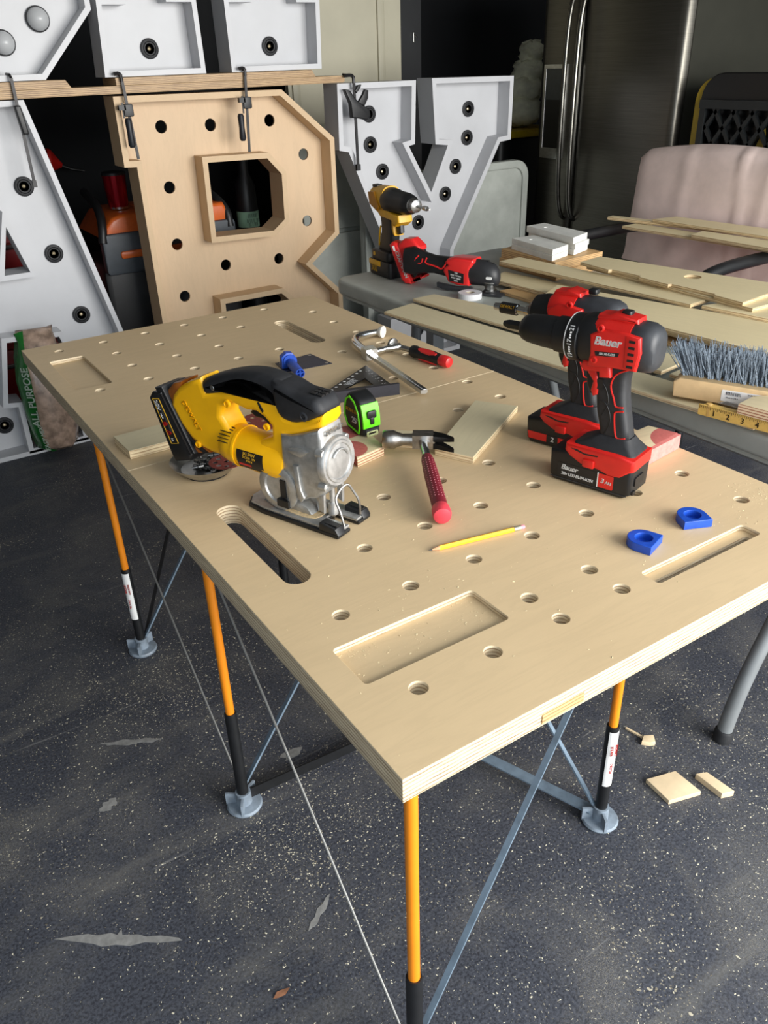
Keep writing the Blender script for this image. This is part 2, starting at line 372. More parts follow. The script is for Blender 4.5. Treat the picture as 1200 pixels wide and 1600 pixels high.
# folding stand
st = thing('folding_workstand', 'orange and black legged folding stand under the plywood workbench', 'workstand', (.5, .8, 0))
W0 = M.Translation((-.5, -.8, 0))
def leg(x, y, sticker=0):
    l = mk('leg', G().lathe([(.30, .0), (.30, .0105), (.764, .0105), (.764, 0)], (x, y, 0), (0, 0, 1), 16, W0), ORANGE, st, label='orange upper tube')
    mk('leg_sleeve', G().lathe([(.012, .0), (.012, .0145), (.305, .0145), (.312, .0135), (.312, .0)], (x, y, 0), (0, 0, 1), 16, W0), BLACK, l)
    g = G().lathe([(0, .0), (0, .042), (.006, .045), (.012, .042), (.014, .02), (.05, .019), (.05, .0)], (x, y, 0), (0, 0, 1), 20, W0)
    for a in (.5, 2.6, 4.2):
        g.box((0, 0, 0), (.034, .006, .036), W0 @ M.Translation((x, y, .026)) @ M.Rotation(a, 4, 'Z') @ M.Translation((.028, 0, 0)))
    mk('foot', g, FOOTGREY, l, label='grey plastic foot clamp')
    if sticker:
        mk('sticker', G().loft([[V((x+.0150*cos(a), y+.0150*sin(a), z)) for a in [sticker-1.0+2.0*k/8 for k in range(9)]]+[V((x+.0146*cos(a), y+.0146*sin(a), z)) for a in [sticker+1.0-2.0*k/8 for k in range(9)]] for z in (.13, .30)], True, W0), WTEXT, l, label='white warning sticker with black and red print')
        ca, sa = cos(sticker), sin(sticker)
        o_ = V((x-.5+.0151*ca, y-.8+.0151*sa, .215)); mm = face_m(o_, (0, 0, 1), (sa, -ca, 0))
        g2 = G(); [g2.text(tx, .009, mm @ M.Translation((dx, dy, 0)), .0002, bold=.0003) for tx, dx, dy in (('RISQUE', .03, .004), ('DANGER', .03, -.007), ('PELIGRO', -.025, 0))]
        mk('print', g2, RTEXT, l)
for x, y, s_ in ((.03, .024, 0), (.035, .775, 0), (.029, 1.53, 3.9), (.73, .237, 4.45), (.53, .745, 0), (.53, 1.50, 0), (1.06, .75, 0), (1.06, 1.5, 0)):
    leg(x, y, s_)
def strut(a, b, w, h, mat, nm='strut', label=None): mk(nm, G().bar(a, b, w, h, (0, 0, 1), W0), mat, st, label=label)
strut((.045, .79, .05), (.50, .76, .75), .013, .005, ZINC); strut((.718, .250, .05), (.55, .72, .75), .011, .005, ZINC)
strut((.05, .05, .05), (.71, .225, .75), .012, .005, ZINC); strut((.045, 1.53, .05), (.50, 1.51, .75), .012, .005, ZINC)
strut((.05, 1.54, .05), (.55, 2.0, .75), .010, .005, DARKSTEEL)
strut((.05, .775, .032), (.51, .75, .032), .004, .030, BLACK, 'floor_strap', 'black flat strap near the floor')
strut((.715, .25, .032), (.54, .725, .032), .030, .004, ZINC, 'floor_strap')
for a, b in (((.03, 1.53, .75), (.036, .79, .06)), ((.036, .775, .75), (.03, .04, .06))):
    mk('brace_rod', G().tube([a, b], .0028, 8, True, W0), plain('rod_steel', (120, 120, 118), .5, .6), st)

# ------------------------------------------------------------------ big marquee letters
def inset(poly, t):
    p = [V(q) for q in poly]; N = len(p)
    s_ = sum(p[i].x*p[(i+1) % N].y-p[(i+1) % N].x*p[i].y for i in range(N)); sg = 1 if s_ > 0 else -1
    out = []
    for i in range(N):
        a = p[i]-p[i-1]; b = p[(i+1) % N]-p[i]
        na = V((-a.y, a.x)).normalized()*sg; nb = V((-b.y, b.x)).normalized()*sg
        q = (na+nb).normalized(); out.append(p[i]+q*(t/max(.35, q.dot(na))))
    return [(q.x, q.y) for q in out]
SOCK = None
def socket(parent, x, y, z, r=.040):
    global SOCK
    if SOCK is None:
        o = mk('bulb_socket', G().lathe([(.0, .040), (.007, .041), (.010, .037), (.010, .030), (.006, .028), (.009, .026), (.009, .021), (-.03, .019), (-.03, .0), (.0, .0)], (0, 0, 0), (0, -1, 0), 24), RUBBER, parent)
        c = mk('contact', G().lathe([(-.020, .0), (-.020, .013), (-.004, .012), (.001, .007), (.004, .0)], (0, 0, 0), (0, -1, 0), 12), plain('socket_contact', (214, 196, 160), .3, .8), o)
        o.location = (x, y, z); SOCK = (o.data, c.data)
    else:
        o = part(None, 'bulb_socket', SOCK[0], None, parent); c = part(None, 'contact', SOCK[1], None, o); o.location = (x, y, z)
    return o
def letter(name, label, outer, counters, holes, bulbs, mat, rimmat, t=.022, y0=3.30, D=.14, base=(0, 0), hr=.028, group=None, globes=()):
    root = thing('marquee_letter', label, 'letter', (base[0], y0+D/2, base[1]), 0, group)
    bx, bz = base; sh = lambda p: [(a-bx, b-bz) for a, b in p]
    yp0 = .030-D/2+.07
    mk('back_plate', G().plate(inset(sh(outer), t*.5), [inset(sh(c), t*.5) for c in counters]+[circ(x-bx, z-bz, hr, 24) for x, z in holes], yp0, yp0+.012, plane='xz'), mat, root, ang=20)
    for poly in [outer]+counters:
        p = sh(poly); q = inset(p, t); N = len(p)
        for i in range(N):
            j = (i+1) % N
            g = G(); vs = [V((a, h, b)) for h in (-D/2, D/2) for a, b in (p[i], p[j], q[j], q[i])]
            g.add(vs, [(0, 1, 2, 3), (4, 5, 6, 7), (0, 1, 5, 4), (1, 2, 6, 5), (2, 3, 7, 6), (3, 0, 4, 7)])
            mk('rim_board', g, rimmat, root, ang=20)
    for x, z in bulbs: socket(root, x-bx, yp0, z-bz)
    for x, z in globes:
        s_ = mk('bulb_socket', G().lathe([(0, .0), (0, .046), (.012, .048), (.014, .044), (.014, 0)], (x-bx, yp0, z-bz), (0, -1, 0), 24), RUBBER, root)
        mk('globe_bulb', G().lathe([(.010, .034)]+[(.014+.042*sin(pi/2*k/7)*1.0, .043*cos(pi/2*k/7)) for k in range(8)], (x-bx, yp0, z-bz), (0, -1, 0), 24), plain('frosted_bulb', (176, 178, 180), .25, 0, .02, 5), s_)
    return root
A_out = [(-.28, 0), (.72, 0), (.72, .28), (.677, .28), (.401, 1.520), (.03, 1.520), (-.245, .28), (-.28, .28)]
A_tri = [(.216, 1.105), (.132, .822), (.300, .822)]
A_gap = [(.082, .578), (.345, .56), (.424, .258), (.357, .258), (.357, .010), (.073, .010), (.078, .25), (.012, .258)]
letter('A', 'white marquee letter A with a bag of potting soil in its lower opening', A_out, [A_tri, A_gap], [], [(.344, 1.184), (.406, .89), (.469, .597), (.008, .143)], WHITE, WHITE, t=.022, base=(.22, 0))
B_out = [(.77, 1.515), (1.585, 1.508), (1.862, 1.278), (1.862, .808), (1.685, .675), (1.862, .50), (1.862, .23), (1.6, 0), (.77, 0), (.77, .28), (.825, .28), (.825, 1.228), (.768, 1.23)]
B_up = [(1.14, 1.245), (1.488, 1.238), (1.575, 1.143), (1.57, .905), (1.485, .845), (1.135, .855)]
B_lo = [(1.14, .575), (1.50, .575), (1.575, .5), (1.57, .25), (1.485, .2), (1.135, .2)]
letter('B', 'unpainted plywood marquee letter B with round bulb holes', B_out, [B_up, B_lo],
       [(1.0, 1.378), (1.243, 1.371), (1.556, 1.372), (1.732, 1.204), (1.726, .877), (1.54, .706), (1.235, .717), (.993, .596), (.993, .852), (.997, 1.115), (1.72, .4), (1.0, .3)], [], LETTERPLY, LETTEREDGE, t=.026, base=(1.3, 0))
Y_out = [(1.895, 1.52), (2.376, 1.518), (2.366, 1.212), (2.325, 1.205), (2.475, .955), (2.59, 1.19), (2.505, 1.20), (2.48, 1.523), (3.053, 1.515), (3.05, 1.187), (2.97, 1.18), (2.64, .615),
         (2.64, .28), (2.7, .28), (2.7, 0), (2.18, 0), (2.18, .28), (2.24, .28), (2.24, .53), (1.945, 1.203), (1.89, 1.215)]
letter('Y', 'white marquee letter Y standing behind the grey folding table', Y_out, [], [],
       [(2.138, 1.368), (2.14, 1.22), (2.213, 1.079), (2.452, .784), (2.647, .919), (2.72, 1.062), (2.801, 1.209), (2.806, 1.357), (2.446, .147), (2.30, .93), (2.45, .46)], WHITE, WHITE, t=.026, base=(2.44, 0))
E0 = 1.5885
letter('E', 'white octagonal marquee letter with frosted globe bulbs, leftmost on the ply shelf', [(-.32, E0), (.506, E0), (.742, 1.835), (.742, 2.42), (.5, 2.6), (-.32, 2.6)], [], [], [], WHITE, WHITE, base=(.24, E0), globes=[(.544, 1.807), (.39, 1.725), (.25, 1.66)])
letter('I', 'white marquee letter foot with brown socket in the middle of the ply shelf', [(.752, E0), (1.212, E0), (1.204, 1.885), (1.09, 1.885), (1.08, 2.45), (.87, 2.45), (.872, 1.875), (.768, 1.875)], [], [], [(.998, 1.692)], WHITE, WHITE, base=(.98, E0))
letter('T', 'white marquee letter foot with black socket, rightmost on the ply shelf', [(1.339, E0), (1.813, E0), (1.822, 1.885), (1.72, 1.885), (1.71, 2.45), (1.46, 2.45), (1.45, 1.885), (1.335, 1.885)], [], [], [(1.59, 1.690)], WHITE, WHITE, base=(1.58, E0))

# shelf of plywood strips clamped to the letters
t = thing('plywood_shelf', 'laminated plywood strip lying across the tops of the letters', 'shelf', (.95, 3.375, 1.5245))
mk('long_board', G().prism([(-1.4, 0), (.975, 0), (.985, .006), (.985, .030), (-1.4, .030)], -.085, .10, .001), SHELFPLY, t)
mk('left_strip', G().prism([(-1.4, .031), (-.35, .031), (-.37, .0615), (-1.4, .0615)], -.088, .10, .001), SHELFPLY, t)
mk('right_strip', G().prism([(-.16, .031), (.82, .031), (.80, .0615), (-.16, .0615)], -.088, .10, .001), SHELFPLY, t)

# clamps that hold it
def f_clamp(label, x0, x1, ztop, zbot, zj, hx, hz0, hz1, slim=False):
    t = thing('bar_clamp', label, 'clamp', (x0, 3.281, ztop), 0, None)
    L = x1-x0; y = -.006
    mk('bar', G().bar((0, y, 0), (L, y, zbot-ztop), .012, .006, (0, 1, 0)), DARKSTEEL, t)
    if slim:
        mk('jaw', G().tube([(0, y, 0), (-.002, y+.01, .012), (-.002, .06, .014)], .006, 8), DARKSTEEL, t)
        mk('handle', G().prism([(hx-x0-.013, hz0-ztop), (hx-x0+.012, hz0-ztop), (hx-x0+.022, hz1-ztop), (hx-x0-.002, hz1-ztop)], y-.03, y+.003, .006), BLACK, t)
        mk('end_stop', G().box((L, y, zbot-ztop+.012), (.016, .014, .028)), BLACK, t)
        return t
    mk('jaw', G().tube([(-.03, y, -.0), (-.005, y, .004), (0, y, -.01), (0, y, -.03)], .007, 8, smooth=1).tube([(0, y, -.004), (0, .05, -.0085)], .0050, 8), DARKSTEEL, t)
    xj = L*(zj-ztop)/(zbot-ztop)
    mk('sliding_jaw', G().prism(rrect(xj-.004, zj-ztop, .042, .05, .008), y-.022, y+.004, .003).box((xj-.03, y-.012, zj-ztop+.012), (.03, .02, .02)).bar((xj-.026, y-.012, zj-ztop+.03), (xj-.026, y-.012, hz0-ztop), .006, .006, (0, 1, 0)), BLACK, t)
    mk('handle', G().lathe([(0, 0), (0, .010), (.01, .015), (abs(hz1-hz0)*.5, .013), (abs(hz1-hz0)*.9, .016), (abs(hz1-hz0), .010), (abs(hz1-hz0), 0)], (hx-x0, y-.012, hz0-ztop), (0, 0, -1), 12), plain('dark_blue_handle', (18, 22, 30), .5, 0, .1), t)
    return t
f_clamp('slim black bar clamp hanging over the white letter A', .367, .366, 1.60, 1.192, 1.5, .362, 1.502, 1.395, True)
f_clamp('black bar clamp at the left edge of the plywood letter B', .812, .83, 1.60, 1.262, 1.46, .808, 1.43, 1.312)
f_clamp('black bar clamp over the middle of the plywood letter B', 1.392, 1.374, 1.602, 1.25, 1.462, 1.342, 1.418, 1.302)
t = thing('trigger_clamp', 'black pistol grip clamp hanging on the white letter Y', 'clamp', (1.975, 3.292, 1.55))
mk('bar', G().bar((0, -.02, 0), (.006, -.02, -.42), .014, .006, (0, 1, 0)), DARKSTEEL, t)
mk('jaw', G().tube([(-.055, -.02, .004), (-.012, -.02, .006), (0, -.02, -.004), (0, -.02, -.03)], .008, 8, smooth=1).tube([(-.02, -.02, .006), (-.02, .05, .009)], .005, 8), DARKSTEEL, t)
mk('body', G().prism([(-.062, -.055), (-.03, -.062), (.0, -.10), (.035, -.125), (.08, -.15), (.085, -.185), (.06, -.20), (.02, -.19), (-.025, -.185), (-.03, -.12)], -.036, -.004, .006), BLACK, t)
mk('trigger', G().prism([(.015, -.12), (.045, -.085), (.06, -.06), (.08, -.065), (.078, -.10), (.055, -.135)], -.03, -.01, .004).prism([(.01, -.075), (.035, -.05), (.04, -.038), (.02, -.04), (0, -.065)], -.03, -.01, .003), BLACK, t)
mk('end_stop', G().box((.006, -.02, -.42), (.022, .016, .03)), BLACK, t)

# ------------------------------------------------------------------ behind the letters
# orange generator with its tumbler
t = thing('generator', 'orange and dark grey portable generator behind the plywood letter', 'generator', (1.05, 3.85, 0))
mk('body', G().rbox((0, .02, .44), (.74, .42, .62), .05, 'xz', .03), BLACK, t)
mk('side_panel', G().rbox((0, -.20, .80), (.72, .06, .20), .02, 'xz', .012), plain('slate_plastic', (62, 68, 74), .5, 0, .06), t)
mk('trim_strip', G().rbox((.03, -.226, .795), (.62, .03, .036), .012, 'xz', .006), plain('generator_orange', (206, 96, 34), .35, 0, .05), t)
mk('top_cover', G().prism([(-.36, .885), (.36, .885), (.31, .985), (-.24, .985), (-.29, .97)], -.215, .20, .02).prism([(-.14, .90), (-.05, .90), (-.02, .99), (-.10, .99)], -.20, .1, .01).prism([(.04, .90), (.13, .90), (.12, .985), (.06, .985)], -.20, .1, .01), plain('generator_orange', (206, 96, 34)), t)
for x in (-.355, .33):
    mk('frame_tube', G().tube([(x, -.22, .86), (x+.02*(x < 0), -.20, .95), (x+.04*(1 if x < 0 else -1), -.10, 1.02), (x+.05*(1 if x < 0 else -1), .15, 1.06)], .022, 10, smooth=2), BLACK, t)
for x in (-.2, .2): mk('wheel', G().lathe([(-.05, .0), (-.05, .10), (-.03, .13), (.03, .13), (.05, .10), (.05, 0)], (x, -.22, .14), (0, 1, 0), 20), RUBBER, t)
for x in (-.28, .28):
    mk('foot', G().box((x, .1, .07), (.08, .3, .14)), BLACK, t)
t = thing('tumbler', 'red metal tumbler standing on the orange generator', 'tumbler', (.855, 3.80, .9915))
mk('body', G().lathe([(0, 0), (0, .045), (.02, .05), (.16, .058), (.16, 0)], (0, 0, 0), (0, 0, 1), 24), plain('red_anodised', (150, 14, 30), .22, .7, .04), t)
mk('base_ring', G().lathe([(-.004, 0), (-.004, .046), (.012, .0485), (.012, 0)], (0, 0, .004), (0, 0, 1), 24), CHROME, t)
mk('lid', G().lathe([(.16, 0), (.16, .060), (.172, .060), (.176, .05), (.176, 0)], (0, 0, 0), (0, 0, 1), 24), BLACK, t)
# dark bottle
t = thing('spray_bottle', 'tall black bottle with pale green label seen through the plywood letter', 'bottle', (1.61, 3.9, 0))
mk('body', G().lathe([(0, 0), (0, .062), (.9, .062), (1.02, .055), (1.08, .03), (1.18, .028), (1.18, 0)], (0, 0, 0), (0, 0, 1), 24), BLACK, t)
mk('label_band', G().lathe([(.80, .0625), (.80, .0632), (.885, .0632), (.885, .0625)], (0, 0, 0), (0, 0, 1), 24, None, True), plain('pale_green_label', (150, 190, 160), .5, 0, .05), t)
g = G()
for i, (z, tx) in enumerate(((.865, '||||||||||'), (.838, '|| ||| || |||'), (.818, '||| | ||||'))):
    g.text(tx, .022, face_m((0, -.0636, z), (1, 0, 0), (0, 0, 1)), .0003)
mk('print', g, plain('dark_print', (30, 50, 40), .5), t)
# red tool chest and hanging red spout
t = thing('tool_chest', 'red tool chest with chrome rail behind the triangle of the white letter A', 'tool chest', (.36, 4.15, 0))
mk('cabinet', G().rbox((0, .05, .45), (.60, .40, .90), .02, 'xz', .01), plain('dark_red_paint', (128, 22, 26), .35, 0, .05), t)
for z in (.20, .52, .80):
    d = mk('drawer', G().rbox((0, -.16, z), (.56, .03, .25 if z < .7 else .12), .01, 'xz', .006), plain('dark_red_paint', (128, 22, 26)), t)
    mk('rail', G().prism(rrect(0, z+.045, .56, .025, .008), -.20, -.172, .006), CHROME, d)
t = thing('funnel', 'red plastic funnel with thin spout hung on the dark wall', 'funnel', (.76, 4.99, 1.07))
mk('cone', G().lathe([(0, .0), (0, .07), (.02, .072), (.09, .02), (.10, .014), (.10, 0)], (0, -.16, .08), (1, 0, -.35), 20), RED, t)
mk('spout', G().tube([(.08, -.16, .05), (.15, -.16, .02), (.22, -.16, .005)], [.012, .009, .007], 10), BLACK, t)
mk('bracket', G().box((0, -.085, .08), (.02, .16, .02)), DARKSTEEL, t)
# bag of potting soil leaning in the A
SOIL = plain('clear_bag_soil', (150, 128, 112), .22, 0, .25, 22, .3, coat=.6)
def bag():
    t = thing('soil_bag', 'green and clear plastic bag of all purpose soil leaning in the white letter A', 'bag', (.20, 3.30, .012))
    g = G(); n = 28; rings = []
    prof = [(0.0, .055, .05, .02), (.03, .095, .085, .012), (.10, .108, .095, .010), (.22, .112, .10, .008), (.36, .108, .095, .010), (.46, .095, .08, .016), (.54, .085, .05, .022), (.58, .085, .012, .025)]
    for i, (z, w, d, cx) in enumerate(prof):
        rings.append([V((cx+w*math.copysign(abs(cos(a))**.8, cos(a))+.007*sin(5*a+i*1.7), d*sin(a)*(1+.07*sin(4*a+i))+.02*z, z+.006*sin(3*a+i))) for a in [2*pi*k/n for k in range(n)]])
    g.loft(rings); o = mk('sack', g, SOIL, t, ang=60)
    # printed green band down the left front
    gb = G(); rows = []
    for i, (z, w, d, cx) in enumerate(prof):
        row = []
        for k in range(9):
            a = pi*.95+1.15*(k/8)
            row.append(V((cx+(w+.0015)*math.copysign(abs(cos(a))**.8, cos(a))+.007*sin(5*a+i*1.7), (d+.0015)*sin(a)*(1+.07*sin(4*a+i))+.02*z, z+.006*sin(3*a+i))))
        rows.append(row)
    vs = [p for r_ in rows for p in r_]; fs = [(i*9+j, i*9+j+1, (i+1)*9+j+1, (i+1)*9+j) for i in range(len(rows)-1) for j in range(8)]
    gb.add(vs, fs); mk('green_print', gb, plain('green_bag_print', (22, 96, 34), .25, 0, .12, 18, 0, .5), t, ang=60)
    WB_ = plain('white_bag_print', (214, 226, 214), .3)
    mk('lettering', G().text('ALL PURPOSE', .047, face_m((-.072, -.090, .30), (.02, .015, 1), (-.80, .6, 0)), .0008, bold=.0008), WB_, t)
    mk('lettering', G().text('EASY MIX', .030, face_m((-.058, -.092, .090), (-.10, .0, 1), (-.80, .6, 0)), .0008, .2, .0005), WB_, t)
bag()

# grey folding table stored on edge behind the letter Y
t = thing('stored_folding_table', 'grey plastic folding table stored on edge behind the white letter Y', 'folding table', (2.68, 3.56, 0))
mk('panel', G().prism(rrect(.10, .52, 1.24, 1.04, .10, 6), -.035, .02, .012), TABLEGREY, t)
mk('rim', G().plate(rrect(.10, .52, 1.24, 1.04, .10, 6), [rrect(.10, .52, 1.15, .95, .07, 6)], -.050, -.03, .006, 'xz'), TABLEGREY, t)
t = thing('storage_cabinet', 'grey plastic cabinet with a groove between its doors, between the letters B and Y', 'cabinet', (2.17, 3.95, 0))
mk('carcass', G().rbox((0, .05, .64), (.52, .36, 1.28), .01, 'xz', .01), TABLEGREY, t)
mk('upper_door', G().prism(rrect(0, 1.00, .51, .54, .02), -.155, -.131, .006), TABLEGREY, t)
mk('lower_door', G().prism(rrect(0, .36, .51, .69, .02), -.155, -.131, .006), TABLEGREY, t)
t2 = thing('storage_tote', 'black tote with a yellow lid left of the refrigerator', 'storage tote', (3.93, 4.3, 0))
mk('bin', G().rbox((0, 0, .55), (.56, .40, 1.10), .05, 'xy', .02), BLACK, t2)
mk('lid', G().rbox((0, 0, 1.125), (.62, .46, .05), .05, 'xy', .015), plain('yellow_lid', (190, 158, 20), .4), t2)
CLOTH = plain('off_white_cloth', (238, 235, 208), .85, 0, .1, 14, .25)
t = thing('folded_jacket', 'crumpled off white jacket with black straps piled on the yellow lid', 'jacket', (4.0, 4.25, 1.15))
random.seed(3)
for i, (x, z, w, d, h, mt) in enumerate(((-.02, .112, .155, .13, .10, CLOTH), (.0, .25, .150, .12, .09, CLOTH), (.03, .36, .125, .11, .075, CLOTH), (.05, .475, .095, .09, .07, CLOTH))):
    rings = [[V((x+w*cos(2*pi*k/20)*cos(p_)+.020*sin(.6*k+p_*5+i)+.008*sin(1.7*k-p_*9), d*sin(2*pi*k/20)*cos(p_)+.014*sin(.9*k+6*p_+2*i), z+h*sin(p_)+.010*sin(5*2*pi*k/20+i))) for k in range(20)] for p_ in [-1.45+2.9*j/9 for j in range(10)]]
    mk('fold', G().loft(rings), mt, t, ang=80)
mk('strap', G().tube([(.17, -.09, .50), (.13, -.12, .40), (.10, -.14, .30), (.13, -.15, .16), (.11, -.14, .01)], [.02, .022, .03, .03, .03], 8, smooth=2), BLACK, t)
for z in (.05, .12, .19): mk('buckle', G().box((.09, -.14, z), (.07, .03, .035)), BLACK, t)

# stainless refrigerator along the right wall, front facing the letters' left
STAIN = NT('stainless_brushed')
STAIN.link(STAIN.ramp(STAIN.noise(STAIN.coord((1, 1, 120)), 4, 4), [(.3, lin((88, 86, 80))), (.7, lin((104, 101, 94)))]), STAIN.b.inputs['Base Color'])
STAIN.b.inputs['Metallic'].default_value = .95; STAIN.b.inputs['Roughness'].default_value = .34; STAIN.b.inputs['Anisotropic'].default_value = .5
STAIN = STAIN.m
FSIDE = plain('fridge_side', (52, 52, 45), .45, .1, .04, 10)
t = thing('refrigerator', 'stainless steel side by side refrigerator with curved handles and dispenser', 'refrigerator', (3.9, 3.05, 0))
mk('cabinet', G().box((.06, 0, 1.06), (.78, 1.06, 2.08)), FSIDE, t)
def door(y0, y1, nm):
    pr = [(-.335, y0), (-.372, y0+.004), (-.388, y0+.018), (-.394, y0+.05), (-.398, (y0+y1)/2), (-.394, y1-.05), (-.388, y1-.018), (-.372, y1-.004), (-.335, y1)]
    return mk(nm, G().prism(pr, .06, 2.06, .004, 'xy'), STAIN, t)
door(-.53, .188, 'fridge_door'); fz = door(.196, .53, 'freezer_door')
for y in (.145, .235):
    mk('handle', G().tube([(-.385, y, .70), (-.42, y, .72), (-.452, y, .80), (-.470, y, 1.0), (-.474, y, 1.35), (-.470, y, 1.7), (-.452, y, 1.86), (-.42, y, 1.93), (-.385, y, 1.95)], .015, 12, smooth=2), plain('dark_handle_steel', (120, 118, 112), .25, 1, .04), t, label='long curved steel handle')
mk('dispenser_frame', G().plate([(.28, 1.04), (.475, 1.04), (.475, 1.56), (.28, 1.56)], [[(.305, 1.10), (.455, 1.10), (.455, 1.535), (.305, 1.535)]], -.408, -.394, .002, 'yz'), STEEL, fz)
mk('dispenser_recess', G().box((-.398, .38, 1.235), (.006, .15, .27)), plain('dispenser_black', (10, 10, 11), .3), fz)
mk('control_panel', G().box((-.399, .38, 1.452), (.008, .15, .165)), plain('dispenser_panel', (58, 62, 62), .3), fz)

# black totes in front of the fridge side
t = thing('tote_stack', 'black storage totes with a lattice front and yellow rim behind the armchair', 'storage tote', (3.66, 1.92, 0))
mk('lower_bin', G().rbox((.0, 0, .40), (.44, .92, .80), .05, 'xy', .02), BLACK, t)
mk('upper_bin', G().rbox((.03, 0, 1.155), (.34, .90, .70), .10, 'yz', .03), plain('tote_black', (14, 15, 17), .35), t)
o = mk('yellow_rim', G().plate(rrect(.02, 1.145, .93, .70, .11, 5), [rrect(.02, 1.145, .84, .6, .09, 5)], -.152, -.135, .004, 'yz'), plain('yellow_lid', (190, 158, 20)), t)
mk('black_bezel', G().plate(rrect(-.018, 1.155, .92, .72, .12, 5), [rrect(-.018, 1.10, .84, .5, .03, 3)], -.166, -.150, .005, 'yz'), plain('tote_black', (14, 15, 17)), t)
BLK2 = plain('lattice_black', (30, 33, 34), .45, 0, .06)
fr = mk('front_ledge', G().box((-.175, 0, 1.375), (.05, .84, .04)).box((-.17, 0, 1.02), (.04, .84, .03)).box((-.17, .405, 1.19), (.04, .03, .36)).box((-.17, -.405, 1.19), (.04, .03, .36)), BLK2, t)
g = G()
for k in range(-3, 9):
    for sgn in (1, -1):
        y0 = -.42+.105*k
        a = [y0, y0+.24] if sgn > 0 else [y0+.24, y0]
        pts = []
        for q in (0, 1):
            pts.append([a[q], (1.03, 1.36)[q]])
        (ya, za), (yb, zb) = pts
        def cl(y, z, y2, z2):
            if y < -.40: z = z+(z2-z)*(-.40-y)/(y2-y); y = -.40
            if y > .40: z = z+(z2-z)*(.40-y)/(y2-y); y = .40
            return y, z
        if max(ya, yb) < -.38 or min(ya, yb) > .38: continue
        ya2, za2 = cl(ya, za, yb, zb); yb2, zb2 = cl(yb, zb, ya, za)
        g.bar((-.172, ya2, za2), (-.172, yb2, zb2), .018, .022, (1, 0, 0))
o = mk('lattice', g, BLK2, t)
mk('paper_scrap', G().prism([(.02, 1.04), (.08, 1.05), (.10, 1.18), (.06, 1.28), (.03, 1.16)], -.147, -.1435, 0, 'yz'), plain('yellowish_paper', (196, 168, 70), .6, 0, .2, 40), t)

# armchair with a pinkish cover
COVER = plain('dusty_pink_cover', (230, 208, 200), .75, 0, .05, 9, .15)
t = thing('armchair', 'black armed chair with a dusty pink cover pulled over its back', 'armchair', (2.8, 1.78, 0))
g = G(); rows = []; nu, nv = 44, 16
def cov(u, v, back):
    y = .035+(u-.5)*1.10
    top = .585+.055*(1-(2*u-1)**2)-.035*max(0, abs(2*u-1)-.90)/.10
    z = .075+(top-.075)*v
    puff = .055*sqrt(max(0, 1-(2*u-1)**10))*sqrt(max(0, 1-max(0, 2*v-1)**8))
    fold = 0
    for c0, w0, a0 in ((.43, .010, .016), (.30, .016, .010), (.15, .03, .003), (.70, .03, .006), (.55, .09, .004)):
        fold += a0*math.exp(-((u-c0-.05*(1-v)*sin(9*c0))/w0)**2)*(.3+.7*v if c0 != .52 else 1)
    wr = .004*sin(9*u+4*v) + .012*sin(34*u+5*sin(6*v))*max(0, .30-v)*2.2
    x = .25+.05*v
    return V((x-(puff+fold+wr), y, .60+z)) if not back else V((x+puff*.9, y, .60+z))
for j in range(nv+1): rows.append([cov(i/nu, j/nv, False) for i in range(nu+1)]+[cov(i/nu, j/nv, True) for i in range(nu, -1, -1)])
g.loft(rows); mk('back_cover', g, COVER, t, ang=70)
mk('seat', G().rbox((-.04, 0, .60), (.60, .74, .12), .06, 'xy', .04).rbox((.26, .03, .62), (.05, .9, .7), .04, 'yz', .02), plain('red_seat_fabric', (122, 24, 26), .8, 0, .08, 30), t)
for y in (-.40, .42):
    mk('armrest', G().tube([(.26, y, .84), (.14, y, .862), (-.05, y, .865), (-.30, y, .862), (-.43, y, .84), (-.485, y, .78), (-.47, y, .66), (-.38, y, .54), (-.25, y*.86, .57)], [.02, .024, .026, .026, .025, .023, .021, .02, .02], 12, smooth=2), BLACK, t)
for x, y in ((-.28, -.3), (-.28, .3), (.22, -.3), (.22, .3)): mk('leg', G().tube([(x, y, .55), (x*1.1, y*1.1, 0)], .018, 10), BLACK, t)
def plank(label, pts, z0, th, mat=PLANK, group=None, holes=(), name='plywood_plank', cat='plank', gap=None):
    cx = sum(p[0] for p in pts)/len(pts); cy = sum(p[1] for p in pts)/len(pts)
    a = max(((pts[(i+1) % len(pts)][0]-p[0], pts[(i+1) % len(pts)][1]-p[1]) for i, p in enumerate(pts)), key=lambda d: d[0]**2+d[1]**2)
    an = atan2(a[1], a[0])-pi/2
    q = [((p[0]-cx)*cos(an)+(p[1]-cy)*sin(an), -(p[0]-cx)*sin(an)+(p[1]-cy)*cos(an)) for p in pts]
    g = G()
    if holes: g.plate(q, [circ((x-cx)*cos(an)+(y-cy)*sin(an), -(x-cx)*sin(an)+(y-cy)*cos(an), r) for x, y, r in holes], 0, th, .0006, res=1)
    else: g.prism(q, 0, th, .0008, 'xy', 1)
    return mk(name, g, mat, None, label, cat, group, loc=(cx, cy, z0), rz=an, ang=30)
plank('narrow plywood strip sticking out furthest left across the chair arms', [(2.755, 2.235), (2.80, 2.245), (3.0, 1.3), (2.955, 1.29)], .908, .014)
plank('short plywood strip end lying lowest across the chair arms', [(2.70, 2.09), (2.80, 2.09), (2.845, 1.3), (2.745, 1.3)], .8925, .013)
plank('wide plywood plank on the chair arms in front of the pink cover', [(2.80, 2.0), (2.93, 1.97), (3.02, 1.1), (2.84, 1.1)], .9235, .012)
plank('right hand plywood plank on the chair arms, closest to the frame edge', [(2.70, 1.70), (2.80, 1.72), (2.86, 1.1), (2.70, 1.1)], .907, .014)

